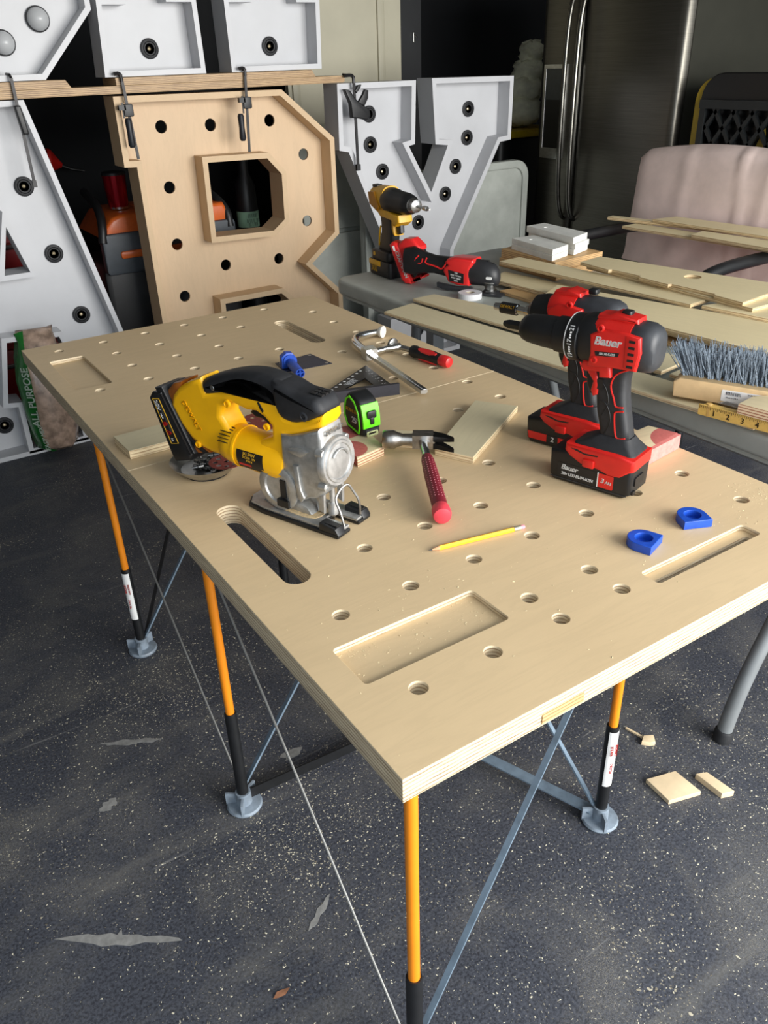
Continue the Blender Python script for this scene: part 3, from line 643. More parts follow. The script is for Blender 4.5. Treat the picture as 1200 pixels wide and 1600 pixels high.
# ------------------------------------------------------------------ grey folding table and what lies on it
GT = .82
t = thing('folding_table', 'grey plastic folding table covered with plywood planks right of the workbench', 'folding table', (1.79, 1.0, 0))
mk('table_top', G().prism(rrect(0, .05, .97, 2.74, .07, 6), GT-.062, GT, .014, 'xy', 4), TABLEGREY, t)
mk('skirt', G().prism(rrect(0, .05, .94, 2.70, .07, 6), GT-.075, GT-.061, .0, 'xy'), TABLEGREY, t)
for y, s_ in ((-.765, 1), (.95, -1)):
    for sx, fx in ((-1, -.595), (1, .46)):
        l = mk('leg', G().tube([(fx, y, .0), (fx*.985, y, .08), (fx*.91, y, .22), (fx*.81+sx*0, y, .34), (sx*.41, y, .50), (sx*.38, y, .66), (sx*.38, y, .765)], .020, 14, smooth=2), TUBEGREY, t)
        mk('leg_cap', G().lathe([(-.002, 0), (-.002, .024), (.028, .025), (.034, .022), (.034, 0)], (fx, y, .002), (-sx*.10, 0, 1), 14), RUBBER, l)
    mk('cross_tube', G().tube([(-.38, y, .70), (.38, y, .70)], .014, 10), TUBEGREY, t)
mk('support_post', G().box((-.40, .80, .56), (.05, .045, .42)), TUBEGREY, t)
mk('side_rail', G().box((-.44, 0, .745), (.02, 2.3, .03)), TUBEGREY, t)

PG = 'plywood planks spread over the grey table'
plank('long narrow plywood plank overhanging the front edge of the grey table', [(1.166, 1.806), (1.312, 1.835), (1.425, .40), (1.308, .40)], GT+.001, .011, PLANK2, PG)
plank('plywood plank lying second from the front edge of the grey table', [(1.325, 1.85), (1.424, 1.852), (1.492, 1.56), (1.56, .79), (1.415, .77)], GT+.0125, .011, PLANK2, PG)
plank('short pale plywood plank under the bristles of the broom head', [(1.42, .745), (1.58, .765), (1.59, .42), (1.43, .40)], GT+.0125, .010, PLANK2, PG)
plank('orange toned plywood strip end beside the oscillating tool head', [(1.670, 1.76), (1.73, 1.755), (1.84, .60), (1.66, .55)], GT+.001, .014, ORANGEPLY, PG)
plank('plywood plank between the orange strip and the white painted blocks', [(1.720, 1.88), (1.84, 1.93), (1.99, .60), (1.80, .58)], GT+.0155, .016, PLANK, PG)
plank('wide plywood plank with one small hole, behind the red drills', [(1.612, 1.471), (1.77, 1.553), (2.06, .30), (1.70, .25)], GT+.048, .012, PLANK, PG, holes=[(1.76, 1.36, .014)])
plank('second plywood plank stacked under the wide one with the small hole', [(1.63, 1.44), (1.77, 1.5), (2.03, .32), (1.715, .28)], GT+.0325, .0145, PLANK, PG)
plank('plywood plank reaching back to the white painted blocks, nearest them', [(1.822, 1.944), (1.935, 1.95), (2.02, 1.06), (1.88, 1.05)], GT+.061, .012, PLANK, PG)
plank('notched plywood plank with large round hole in front of the armchair', [(1.971, 1.642), (2.10, 1.661), (2.24, .95), (2.10, .92), (1.945, .905), (1.955, 1.02), (1.968, 1.025), (1.965, 1.20), (1.952, 1.205), (1.958, 1.34), (1.974, 1.345), (1.972, 1.48), (1.958, 1.485)], GT+.0865, .012, PLANK, PG, holes=[(2.10, 1.22, .030)])
plank('plywood plank directly under the notched plank with the large hole', [(1.985, 1.62), (2.10, 1.64), (2.27, .86), (1.95, .87)], GT+.0735, .0125, PLANK, PG)
plank('plywood end piece below the notched plank at the right of the grey table', [(1.90, 1.02), (2.13, .96), (2.15, .72), (2.0, .70), (1.93, .80)], GT+.0605, .0125, PLANK, PG)
# white painted blocks
WB = plain('white_painted_block', (222, 222, 216), .5, 0, .05, 20)
def block(label, pts, z0, th, hole=None):
    o = plank(label, pts, z0, th, WB, 'white painted blocks on the grey table', holes=[hole] if hole else (), name='painted_block', cat='block')
fr_ = [(2.010, 2.085), (2.125, 2.07), (2.095, 1.835), (1.975, 1.80)]
sc_ = lambda pts, dx, dy: [(a+dx, b+dy) for a, b in pts]
block('lower white painted block of the front pile of two', fr_, GT+.0735, .022)
block('upper white painted block of the front pile, with one bare wood end', sc_(fr_, .004, .004), GT+.096, .022, (2.055, 2.01, .010))
bk_ = [(2.150, 2.14), (2.255, 2.14), (2.235, 1.86), (2.115, 1.82)]
block('lowest white painted block of the back pile of three', bk_, GT+.0745, .022)
block('middle white painted block of the back pile of three', sc_(bk_, .003, -.003), GT+.097, .022)
block('topmost white painted block of the back pile, with drilled hole and screw marks', sc_(bk_, -.004, .004), GT+.1195, .026, (2.185, 2.06, .012))
for k_, lab in enumerate(('lower thick plywood board under the white painted blocks', 'upper plywood board directly under the white painted blocks')):
    plank(lab, [(1.975+.01*k_, 2.12), (2.262, 2.17), (2.265, 1.80), (1.975, 1.77+.01*k_)], GT+.001+.0363*k_, .0358, ORANGEPLY, None)

# broom head, folding rule, saw blades, painted offcut near the front edge
BR = atan2(-.905, .425)
t = thing('broom_head', 'wooden broom head with grey bristles and a white barcode sticker', 'broom head', (1.420, .431, GT+.0235), BR)
mk('block', G().prism([(-.235, .0), (.27, .0), (.27, .050), (-.222, .052), (-.238, .04)], -.035, .035, .003), plain('beech_wood', (222, 190, 142), .55, 0, .08, 18), t)
sg = mk('barcode_sticker', G().prism(rrect(-.052, .024, .13, .030, .002), -.0358, -.0350, 0), WTEXT, t)
g = G(); random.seed(5); x = -.106
while x < -.072:
    w = random.choice((.0008, .0012, .002)); g.box((x+w/2, -.0362, .031), (w, .0008, .0085)); x += w+random.choice((.001, .0016, .0022))
mm = lambda x, z: face_m((x, -.0362, z), (1, 0, 0), (0, 0, 1))
g.text('24 IN. INDOOR SWEEP', .005, mm(-.03, .034), .0003).text('Made in U.S.A.', .005, mm(-.09, .020), .0003).text('4 02 018', .007, mm(-.03, .0125), .0003, 0, .0003)
mk('print', g, plain('grey_print', (70, 72, 80), .5), sg)
g = G(); random.seed(11)
for i in range(24):
    for j in range(3):
        for k in range(30):
            x = -.215+i*.020+random.gauss(0, .0035); y = -.012+j*.020+random.gauss(0, .003)
            lean = (x+.2)*.0-.035*max(0, (-.12-x)/.1)+random.gauss(0, .010)
            b = V((x, y+.006, .050)); e = V((x+lean-.008, y+.030+random.gauss(0, .008)+.012*j, .112+random.gauss(0, .007)))
            c = b.lerp(e, .5)+V((random.gauss(0, .003), -.004, .0))
            w = V((.0011, .0006, 0))
            g.add([b-w, b+w, c-w, c+w, e-w*.5, e+w*.5], [(0, 1, 3, 2), (2, 3, 5, 4)])
mk('bristles', g, plain('grey_bristle', (92, 104, 116), .6, 0, .4, 300), t, kind='stuff', calc=False)
YR = plain('yellow_rule', (216, 176, 92), .5, 0, .06, 60)
t = thing('folding_rule', 'yellow folding wooden rule with black numbers on the grey table edge', 'folding rule', (1.297, .449, GT+.0125), atan2(-.171, .035))
for i in range(5):
    z = .0005+i*.0052
    s_ = mk('segment', G().prism([(-.088+.003*i, 0), (.28, 0), (.28, .0045), (-.088+.003*i, .0045)], -.009+.0 , .009, .001), YR, t)
sd = mk('upright_segment', G().box((.10, -.0135, .0135), (.37, .004, .027)), YR, t)
for o_, z in zip([c for c in t.children if c.name.startswith('segment')], range(5)): o_.location = (0, 0, .0005+z*.0052)
g = G()
for i, n in enumerate('12345'):
    x = -.045+.036*i+.0
    g.text(n, .019, face_m((x, -.0157, .011), (1, 0, 0), (0, 0, 1)), .0003, 0, .0004)
for i in range(44): g.box((-.084+i*.0045+.0022, -.0157, .0235 if i % 2 else .022), (.0008, .0006, .005 if i % 2 else .008))
mk('numbers', g, plain('black_print', (24, 22, 20), .5), sd)
mk('hinge', G().box((-.06, -.0135, .0135), (.006, .0046, .0276)).lathe([(0, 0), (0, .008), (.002, .007), (.002, 0)], (-.065, 0, .0265), (0, 0, 1), 12), plain('brass', (200, 160, 90)), t)
t = thing('saw_blades', 'fan of dull metal jigsaw blades on the yellow folding rule', 'saw blades', (1.318, .467, GT+.0392), atan2(-.171, .035))
for i in range(4):
    mk('blade', G().prism([(-.04+.004*i, -.006+.004*i), (.05+.004*i, -.004+.006*i), (.052+.004*i, .003+.006*i), (-.04+.004*i, .002+.004*i)], .0008*i, .0008*i+.0006, 0, 'xy'), STEEL, t)
RB2 = red_marks_ply('offcut_red_right', [(.08, -.055, .085, 0)])
mk('painted_offcut', G().prism([(-.085, .02), (-.06, .052), (.12, .06), (.12, -.05), (-.09, -.045)], 0, .026, .001, 'xy'), RB2, None, 'plywood offcut with red painted face beside the broom head sticker', 'offcut', loc=(1.345, .356, GT+.0400), rz=atan2(-.171, .035))

# white tape disc, chisel handle etc. beside the oscillating tool
t = thing('tape_roll', 'low round white roll lying under the oscillating tool head', 'roll', (1.548, 1.790, GT))
mk('roll', G().lathe([(0, .018), (0, .045), (.022, .045), (.022, .018)], (0, 0, 0), (0, 0, 1), 28, None, True), plain('white_roll', (214, 214, 216), .5, 0, .02), t)
mk('core', G().lathe([(.001, .014), (.001, .018), (.021, .018), (.021, .014)], (0, 0, 0), (0, 0, 1), 20, None, True), plain('card_core', (180, 170, 150), .7), t)

# ------------------------------------------------------------------ jigsaw
JR = atan2(-.928, .372)
t = thing('jigsaw', 'yellow cordless jigsaw with silver gear head standing on the workbench', 'jigsaw', (.276, .628, TZ), JR)
yel = [(-.425, .182), (-.415, .206), (-.393, .228), (-.357, .248), (-.320, .263), (-.31, .232), (-.27, .243), (-.232, .252), (-.228, .264), (-.20, .272), (-.165, .272), (-.136, .266), (-.118, .252), (-.106, .238), (-.094, .224), (-.071, .222),
       (-.036, .232), (.003, .250), (.004, .232), (-.006, .218), (-.048, .198), (-.079, .187), (-.092, .184), (-.092, .165), (-.096, .10), (-.14, .088), (-.20, .083), (-.262, .083), (-.285, .092), (-.315, .092), (-.345, .097), (-.375, .112), (-.400, .138)]
hole = [(-.268, .206), (-.235, .222), (-.198, .215), (-.172, .218), (-.150, .209), (-.134, .195), (-.136, .172), (-.172, .154), (-.21, .150), (-.25, .154), (-.272, .185)]
mk('housing', G().plate(yel, [hole], -.031, .031, .012, 'xz', None, 4), YELLOW, t, ang=50)
mk('motor_barrel', G().lathe([(0, .0), (0, .032), (.008, .040), (.03, .0435), (.16, .0435), (.18, .038), (.19, .0)], (-.285, -.004, .122), (1, 0, -.06), 32), YELLOW, t)
for k in range(6):
    a = -2.75+.17*k
    mk('vent_slot', G().box((0, 0, 0), (.030, .0016, .0038), M.Translation((-.262, -.004+.0428*cos(a)*1.0-.0, .121+.0428*sin(a)*-1.0-.0)) @ M.Rotation(-a+pi/2, 4, 'X')), plain('vent_black', (22, 20, 16), .6), t)
mk('barrel_ring', G().lathe([(0, .0440), (0, .0462), (.006, .0462), (.006, .0440)], (-.238, -.004, .119), (1, 0, -.06), 32, None, True), YELLOW, t)
lb = mk('rating_label', G().loft([[V((x, -.004-.0442*cos(a), .116+.0442*sin(a))) for a in [-.62+1.0*k/8 for k in range(9)]]+[V((x, -.004-.0436*cos(a), .116+.0436*sin(a))) for a in [.38-1.0*k/8 for k in range(9)]] for x in (-.222, -.150)]), plain('label_black', (26, 22, 18), .45), t, ang=60)
g = G()
for i, (tx, sz, a) in enumerate((('JIG SAW', .009, .24), ('DC330  18V', .007, .06), ('TYPE 1', .006, -.10))):
    g.text(tx, sz, face_m((-.187, -.004-.0445*cos(a), .116+.0445*sin(a)), (1, 0, 0), (0, sin(a), cos(a))), .0003)
mk('print', g, GOLDTEXT, lb)
mk('warning_strip', G().loft([[V((x, -.004-.0446*cos(a), .116+.0446*sin(a))) for a in (-.42, -.30)]+[V((x, -.004-.0440*cos(a), .116+.0440*sin(a))) for a in (-.30, -.42)] for x in (-.218, -.185)]), RTEXT, lb)
grip = [(-.321, .254), (-.297, .267), (-.250, .284), (-.206, .295), (-.165, .300), (-.125, .297), (-.092, .289), (-.064, .279), (-.041, .278), (-.013, .277), (-.002, .263), (.003, .247), (-.036, .223), (-.071, .211), (-.099, .213), (-.114, .225), (-.119, .240), (-.136, .2535), (-.165, .2595), (-.198, .2595), (-.229, .250), (-.234, .237), (-.266, .227), (-.308, .217), (-.319, .224), (-.324, .241)]
gb_ = [(-.321, .256), (-.297, .267), (-.250, .284), (-.206, .295), (-.165, .300), (-.125, .297), (-.100, .291), (-.095, .230), (-.114, .234), (-.119, .246), (-.136, .2590), (-.165, .2645), (-.198, .2645), (-.229, .256), (-.234, .243), (-.266, .233), (-.308, .222), (-.319, .228), (-.324, .243)]
gn_ = [(-.125, .296), (-.092, .289), (-.064, .279), (-.041, .278), (-.013, .277), (-.002, .263), (.003, .247), (-.036, .225), (-.071, .214), (-.099, .217), (-.112, .228), (-.118, .245)]
mk('grip', G().prism(gb_, -.0315, .0315, .018, 'xz', 5, 1).prism(gn_, -.0365, .0365, .016, 'xz', 5, 1), RUBBER, t, ang=60)
mk('grip_screw', G().lathe([(0, .0), (0, .009), (.002, .010), (.003, .006), (-.002, .005), (-.002, 0)], (-.040, -.0345, .238), (0, -1, 0), 14), DARKGREY, t)
mk('grip_badge', G().lathe([(0, .0), (0, .006), (.001, .005), (.001, 0)], (-.285, -.0312, .247), (0, -1, 0), 12), STEEL, t)
for k in range(3):
    for j in range(2): mk('grip_rib', G().box((-.014-.016*j, -.012+.012*k, .2785+.001*j), (.012, .009, .003)), BLACK, t)
mk('trigger', G().prism([(-.205, .204), (-.196, .214), (-.172, .214), (-.155, .204), (-.156, .188), (-.172, .196), (-.190, .196)], -.012, .012, .004, 'xz', 3), BLACK, t)
mk('lock_lever', G().prism([(-.163, .241), (-.157, .243), (-.146, .226), (-.150, .220), (-.156, .226)], -.0322, -.027, .002, 'xz', 2), BLACK, t)
for x, z, r in ((-.352, .105, .008), (-.142, .193, .008), (-.246, .221, .009)):
    mk('screw_boss', G().lathe([(0, .0), (0, r), (.004, r*.95), (.005, r*.7), (-.001, r*.55), (-.001, 0)], (x, -.0305, z), (0, -1, 0), 14), YELLOW, t)
g = G(); g.text('DEWALT', .018, face_m((-.362, -.0310, .170), (.55, 0, -.83), (.83, 0, .55)), .0012, .15, .0004); mk('embossed_name', g, YELLOW, t)
# battery and its cradle
mk('battery_cradle', G().prism([(-.432, .214), (-.412, .232), (-.382, .242), (-.402, .19), (-.396, .162), (-.362, .115), (-.325, .088), (-.352, .080), (-.385, .074), (-.412, .11), (-.440, .185)], -.026, .026, .006, 'xz', 2), AMBER, t)
mk('cradle_edge', G().prism([(-.425, .182), (-.400, .138), (-.375, .112), (-.330, .088), (-.345, .084), (-.385, .104), (-.412, .135), (-.432, .178)], -.0305, .0305, .004, 'xz', 2), BLACK, t)
bt = mk('battery', G().prism([(-.482, .190), (-.470, .205), (-.440, .210), (-.372, .078), (-.378, .062), (-.428, .047), (-.437, .060)], -.041, .041, .008, 'xz', 3), BLACK, t, ang=45)
mk('battery_rail', G().prism([(-.462, .216), (-.438, .222), (-.366, .080), (-.378, .070)], -.036, .036, .004, 'xz', 2), BLACK, t)
mk('battery_edge', G().bar((-.4385, -.0395, .206), (-.3735, -.0395, .079), .004, .004, (0, 1, 0)), DARKSTEEL, bt)
mk('label_frame', G().plate([(-.468, .192), (-.446, .196), (-.405, .098), (-.430, .092)], [[(-.4665, .1900), (-.4473, .1938), (-.4072, .0990), (-.4292, .0938)]], -.0420, -.0408, 0, 'xz'), GOLDTEXT, bt)
dn = V((.038, 0, -.100)).normalized(); up = V((.100, 0, .038))
g = G(); g.text('20V', .0145, face_m((-.4545, -.0422, .178), dn, up), .0004, 0, .0004).text('MAX', .006, face_m((-.4455, -.0422, .156), dn, up), .0004);  g9 = G().text('Ah', .007, face_m((-.4235, -.0422, .1035), dn, up), .0004, 0, .0002); mk('print', g9, WTEXT, bt)
mk('print', g, WTEXT, bt)
g = G(); g.text('6', .021, face_m((-.4385, -.0422, .138), dn, up), .0004, 0, .0006).text('.0', .017, face_m((-.4310, -.0422, .1195), dn, up), .0004, 0, .0004); mk('red_print', g, RTEXT, bt)
mk('side_slot', G().bar((-.4495, -.0414, .183), (-.4235, -.0414, .122), .004, .0016, (0, 1, 0)), DARKGREY, bt)
# gear head
gh = mk('gear_housing', G().prism([(-.106, .188), (-.079, .190), (-.048, .201), (-.006, .219), (-.001, .195), (-.001, .085), (-.020, .066), (-.045, .060), (-.060, .050), (-.084, .045), (-.104, .055), (-.110, .10)], -.037, .037, .009, 'xz', 3), SILVER, t, ang=45)
mk('gear_cover', G().lathe([(-.004, .0), (-.004, .052), (.006, .052), (.010, .049), (.010, .044), (.0125, .042), (.0125, .037), (.010, .035), (.012, .020), (.012, .0)], (.0, .002, .142), (1, 0, .06), 36), SILVER, gh)
mk('cover_arc', G().tube([V((.0125, .002+.026*cos(a), .142+.026*sin(a))) for a in [.3+2.2*k/10 for k in range(11)]], .0022, 8), SILVER, gh)
for y, z in ((-.036, .170), (.036, .178), (-.034, .098)): mk('screw_boss', G().lathe([(-.01, 0), (-.01, .0095), (.006, .0085), (.007, .005), (.004, .004), (.004, 0)], (-.002, y, z), (1, 0, 0), 12), SILVER, gh)
mk('side_boss', G().prism([(-.084, .158), (-.05, .152), (-.03, .168), (-.05, .172), (-.08, .166)], -.044, -.034, .003, 'xz', 2), SILVER, gh)
mk('side_rib', G().prism([(-.075, .13), (-.07, .065), (-.060, .05), (-.05, .062), (-.058, .08), (-.062, .13)], -.043, -.034, .003, 'xz', 2), SILVER, gh)
g = G(); g.text('DEWALT', .013, face_m((.0015, .002, .206), (0, 1, 0), (.12, 0, 1)), .0010, .15, .0003); mk('cast_name', g, SILVER, gh)
q = mk('bevel_quadrant', G().lathe([(0, .0), (0, .047), (.004, .050), (.010, .050), (.012, .046), (.012, .034), (.008, .032), (.008, 0)], (-.122, -.030, .066), (0, -1, 0), 32), SILVER, t)
mk('quadrant_slot', G().box((-.108, -.0385, .066), (.014, .004, .040)).box((-.106, -.042, .036), (.030, .010, .016)), BLACK, q)
mk('shoe_arch', G().prism([(-.185, .012), (-.150, .044), (-.118, .040), (-.06, .030), (-.045, .012)], -.026, .026, .005, 'xz', 2), SILVER, t)
# shoe with its fork at the blade
so = [(-.222, -.02), (-.205, -.046), (-.16, -.054), (.040, -.054), (.040, -.014), (-.02, -.014), (-.02, .014), (.040, .014), (.040, .054), (-.16, .054), (-.205, .046), (-.222, .02)]
sh = mk('shoe', G().prism(so, .0006, .009, .002, 'xy', 2), BLACK, t, label='black plastic shoe cover')
mk('shoe_plate', G().prism([(x*.97-.002, y*.90) for x, y in so], .0085, .015, .002, 'xy', 2), SILVER, sh)
for y in (-.042, .042): mk('shoe_clip', G().prism([(-.008, .009), (-.006, .026), (.034, .022), (.042, .009)], y-.013, y+.013, .003, 'xz', 2).box((.018, y, .021), (.03, .012, .010)), BLACK, sh)
g = G(); random.seed(2)
mk('sawdust', G().prism([(-.155, -.034), (-.06, -.040), (-.03, -.03), (-.03, .02), (-.10, .03), (-.15, .02)], .0148, .0162, .0005, 'xy', 1, 1), plain('sawdust_tan', (196, 172, 132), .9, 0, .15, 200), sh)
mk('plunger', G().lathe([(0, .0), (0, .006), (.05, .006), (.05, .011), (.075, .011), (.08, .006), (.08, 0)], (-.012, .0, .096), (0, 0, -1), 14), SILVER, t)
mk('blade', G().prism([(-.016, .002), (-.010, .002), (-.008, .03), (-.018, .03)], -.0008, .0008, 0, 'xz'), STEEL, t)
mk('roller_guide', G().prism([(-.055, .065), (-.045, .068), (-.030, .020), (-.046, .018)], -.008, .008, .002, 'xz', 2).lathe([(-.006, 0), (-.006, .011), (.006, .011), (.006, 0)], (-.032, 0, .026), (0, 1, 0), 16), STEEL, t)
mk('support_bracket', G().prism([(-.020, .075), (-.006, .078), (-.008, .035), (-.022, .04)], -.034, -.026, .002, 'xz', 2).prism([(-.020, .075), (-.006, .078), (-.008, .035), (-.022, .04)], .026, .034, .002, 'xz', 2), SILVER, t)
mk('wire_guard', G().tube([(.034, -.024, .010), (.026, -.024, .045), (.012, -.022, .066), (.012, -.012, .078), (.014, .004, .088), (.018, .016, .088), (.024, .022, .072), (.036, .026, .052), (.036, .026, .020)], .0026, 8, smooth=2), plain('wire_steel', (150, 148, 144), .4, 1), t)
# ------------------------------------------------------------------ metal parts bowl under the jigsaw battery
BC = (.150, 1.012)
t = thing('parts_bowl', 'round stainless magnetic bowl of bits below the jigsaw battery', 'bowl', (BC[0], BC[1], TZ))
mk('bowl', G().lathe([(.006, .0), (.006, .055), (.010, .060), (.030, .080), (.033, .082), (.031, .078), (.014, .058), (.012, .0)], (0, 0, 0), (0, 0, 1), 36), STEEL, t)
mk('base', G().lathe([(0, .0), (0, .050), (.0065, .052), (.0065, 0)], (0, 0, 0), (0, 0, 1), 28), RUBBER, t)
random.seed(21); first = None
for i in range(16):
    a = random.uniform(0, 6.28); r_ = .045*sqrt(random.random())
    loc = (BC[0]+r_*cos(a), BC[1]+r_*sin(a), TZ+.0165+.007*(i // 8)); rz = random.uniform(0, 6.28)
    if first is None:
        first = thing('driver_bit', 'small metal driver bit loose in the parts bowl', 'driver bit', loc, rz, 'loose bits in the metal bowl')
        mk('shank', G().lathe([(-.014, 0), (-.014, .0035), (.002, .0035), (.004, .0022), (.011, .0022), (.014, .0006), (.014, 0)], (0, 0, 0), (1, 0, 0), 6), STEEL, first)
        mk('collar', G().lathe([(-.002, .0036), (-.002, .0044), (.001, .0044), (.001, .0036)], (0, 0, 0), (1, 0, 0), 10, None, True), BLACK, first)
    else: clone(first, loc, rz)
DISC = plain('sanding_brown', (128, 58, 48), .85, 0, .12, 200, .2)
def disc(label, c, z, tilt=0, r=.062):
    g = G().plate(circ(0, 0, r, 40), [circ(.62*r*cos(2*pi*k/8), .62*r*sin(2*pi*k/8), .0062, 12) for k in range(8)]+[circ(0, 0, .0062, 12)], 0, .0012)
    o = mk('sanding_disc', g, DISC, None, label, 'sanding disc', 'round sanding discs', loc=(c[0], c[1], z)); o.rotation_euler = (0, tilt, .4); return o
disc('red brown sanding disc with holes lying behind the jigsaw handle', (.388, 1.205), TZ+.0006)
disc('red brown sanding disc tucked in the metal parts bowl', (.185, .975), TZ+.0305, .0, .040)

# ------------------------------------------------------------------ the two red drills
DR = atan2(-.958, .287)
def red_drill(label, loc, kind, cat='drill'):
    t = thing('cordless_drill' if kind == 'drill' else 'impact_driver', label, cat, loc, DR)
    dz = 0 if kind == 'drill' else -.008
    big = kind == 'drill'
    ZC = .318+dz
    if big:
        mk('chuck', G().lathe([(-.205, .0), (-.205, .018), (-.198, .026), (-.186, .0300), (-.150, .0335), (-.118, .0345), (-.116, .0375), (-.086, .0385), (-.080, .0385), (-.080, 0)], (0, 0, ZC-.006), (1, 0, 0), 32), BLACK, t)
        mk('bit_holder', G().lathe([(-.252, .0), (-.252, .006), (-.238, .0105), (-.204, .0105), (-.204, 0)], (0, 0, ZC-.006), (1, 0, 0), 6), BLACK, t)
        mk('torque_ring', G().lathe([(-.082, .0), (-.082, .046), (-.079, .0485), (-.056, .0500), (-.054, .0485), (-.054, 0)], (0, 0, ZC-.004), (1, 0, 0), 40), BLACK, t)
        g = G()
        for i, (tx, a) in enumerate((('21', .62), ('17', .02), ('13', -.58))):
            r_ = .0500; g.text(tx, .0135, face_m((-.0675, -r_*cos(a), ZC-.004+r_*sin(a)), (-0, sin(a)*-.0-0, 1) if 0 else (0, sin(a), cos(a)), (-1, 0, 0)), .0005, 0, .0002)
        for a in (.42, .32, .22, -.18, -.28, -.38): g.box((0, 0, 0), (.0034, .001, .0034), M.Translation((-.0675, -.0500*cos(a), ZC-.004+.0500*sin(a))) @ M.Rotation(-a, 4, 'X'))
        mk('ring_numbers', g, WTEXT, t)
        mk('ring_line', G().lathe([(-.0815, .0478), (-.0815, .0486), (-.0800, .0488), (-.0800, .0478)], (0, 0, ZC-.004), (1, 0, 0), 40, None, True), WTEXT, t)
        mk('gear_case', G().loft([sup(x, 0, ZC, w, h, 32, 2.4) for x, w, h in ((-.056, .044, .046), (-.045, .046, .050), (-.020, .046, .051), (-.008, .044, .050))]), BLACK, t)
    else:
        mk('nose', G().lathe([(-.125, .0), (-.125, .016), (-.118, .022), (-.108, .036), (-.085, .041), (-.040, .043), (-.040, 0)], (0, 0, ZC-.002), (1, 0, 0), 32), BLACK, t)
        b_ = mk('bit_holder', G().lathe([(-.222, .0), (-.222, .0085), (-.205, .0095), (-.202, .0125), (-.162, .0125), (-.160, .0095), (-.140, .0095), (-.136, .0135), (-.122, .0135), (-.122, 0)], (0, 0, ZC-.010), (1, 0, 0), 24), CHROME, t)
        mk('black_band', G().lathe([(-.204, .0122), (-.203, .0135), (-.161, .0135), (-.160, .0122)], (0, 0, ZC-.010), (1, 0, 0), 24, None, True), BLACK, b_)
        g = G().text('DEWALT', .0095, face_m((-.182, -.0115, ZC-.0035), (1, 0, 0), (0, .55, .85)), .0005, 0, .0002); mk('print', g, GOLDTEXT, b_)
    X0 = -.030 if big else -.062; XB = .052 if big else .000
    mk('motor_body', G().loft([sup(x, 0, ZC, w, h, 32, 3.0) for x, w, h in ((X0, .040, .046), (X0+.008, .0425, .0495), (X0+.03, .043, .050), (XB, .043, .049))]), RED, t)
    mk('motor_cap', G().loft([sup(x, 0, ZC+c, w, h, 32, 2.6) for x, w, h, c in ((XB-.002, .041, .047, 0), (XB+.004, .0425, .049, 0), (.080, .0420, .048, 0), (.094, .039, .044, -.002), (.101, .033, .036, -.003), (.103, .022, .024, -.003))]), DARKGREY, t, label='dark grey motor end cap')
    mk('top_clip', G().prism([(X0-.002, ZC+.040), (X0+.006, ZC+.055), (X0+.03, ZC+.057), (X0+.040, ZC+.062), (XB+.006, ZC+.056), (XB+.008, ZC+.046), (X0+.05, ZC+.044)], -.022, .022, .006, 'xz', 3), RED, t)
    mk('direction_switch', G().rbox((.028, 0, ZC+.060), (.020, .020, .012), .004, 'xy', .003), BLACK, t)
    mk('side_frame', G().prism([(X0+.004, ZC-.046), (X0+.008, ZC-.018), (X0+.004, ZC+.02), (X0+.03, ZC+.034), (XB-.002, ZC+.034), (XB+.026, ZC+.030), (XB+.031, ZC+.0), (XB+.024, ZC-.038), (XB-.002, ZC-.038), (X0+.05, ZC-.040)], -.0475, -.036, .004, 'xz', 3), RED, t)
    mk('front_bracket', G().prism([(-.048, ZC-.054), (-.042, ZC-.038), (.01, ZC-.036), (.018, ZC-.046), (.020, ZC-.066), (-.004, ZC-.070), (-.006, ZC-.058), (-.036, ZC-.062)], -.034, .034, .005, 'xz', 3), RED, t)
    for x, z in ((-.012, ZC-.029), (-.004, ZC+.036)): mk('screw_boss', G().lathe([(0, 0), (0, .008), (.003, .0075), (.004, .005), (.0, .004), (.0, 0)], (x, -.046, z), (0, -1, 0), 14), RED, t)
    if big:
        vp = mk('vent_frame', G().prism([(.050, ZC+.030), (.076, ZC+.028), (.080, ZC), (.074, ZC-.036), (.052, ZC-.034), (.050, ZC)], -.0492, -.046, .002, 'xz', 2), RED, t)
        for k in range(5): mk('vent_slot', G().rbox((.064, -.0490, ZC+.021-.0125*k), (.013, .0016, .0052), .001, 'xz'), BLACK, vp)
        g = G().text('Bauer', .0235, face_m((.0125, -.0479, ZC+.011), (1, 0, .035), (0, 0, 1)), .0005, .25, .0011); mk('name_print', g, WTEXT, t)
        mk('sub_badge', G().prism([(-.012, ZC-.011), (.040, ZC-.006), (.038, ZC-.014), (-.009, ZC-.020)], -.0481, -.047, 0), BLACK, t)
        g = G().text('BRUSHLESS', .0066, face_m((.0145, -.0483, ZC-.0128), (1, 0, .08), (0, 0, 1)), .0003, .2, .0003); mk('sub_print', g, WTEXT, t)
    # handle
    hd = [(-.030, .282), (-.024, .247), (-.014, .208), (-.010, .174), (.000, .140), (.004, .112), (.070, .116), (.062, .150), (.054, .183), (.048, .216), (.046, .250), (.056, .282)]
    mk('handle', G().prism([(x, z+dz) for x, z in hd], -.022, .022, .012, 'xz', 4, 1), RUBBER, t, ang=60)
    mk('grip_outline', G().tube([(.055, -.0220, .274+dz), (.030, -.0222, .262+dz), (.020, -.0225, .245+dz), (.019, -.0225, .228+dz), (.030, -.0225, .205+dz), (.033, -.0222, .190+dz), (.050, -.0205, .192+dz)], .0018, 6, smooth=2), RED, t)
    mk('grip_outline', G().tube([(.052, -.0205, .184+dz), (.036, -.0222, .181+dz), (.033, -.0225, .175+dz), (.040, -.0222, .130+dz), (.046, -.0215, .122+dz), (.062, -.0205, .127+dz)], .0018, 6, smooth=2), RED, t)
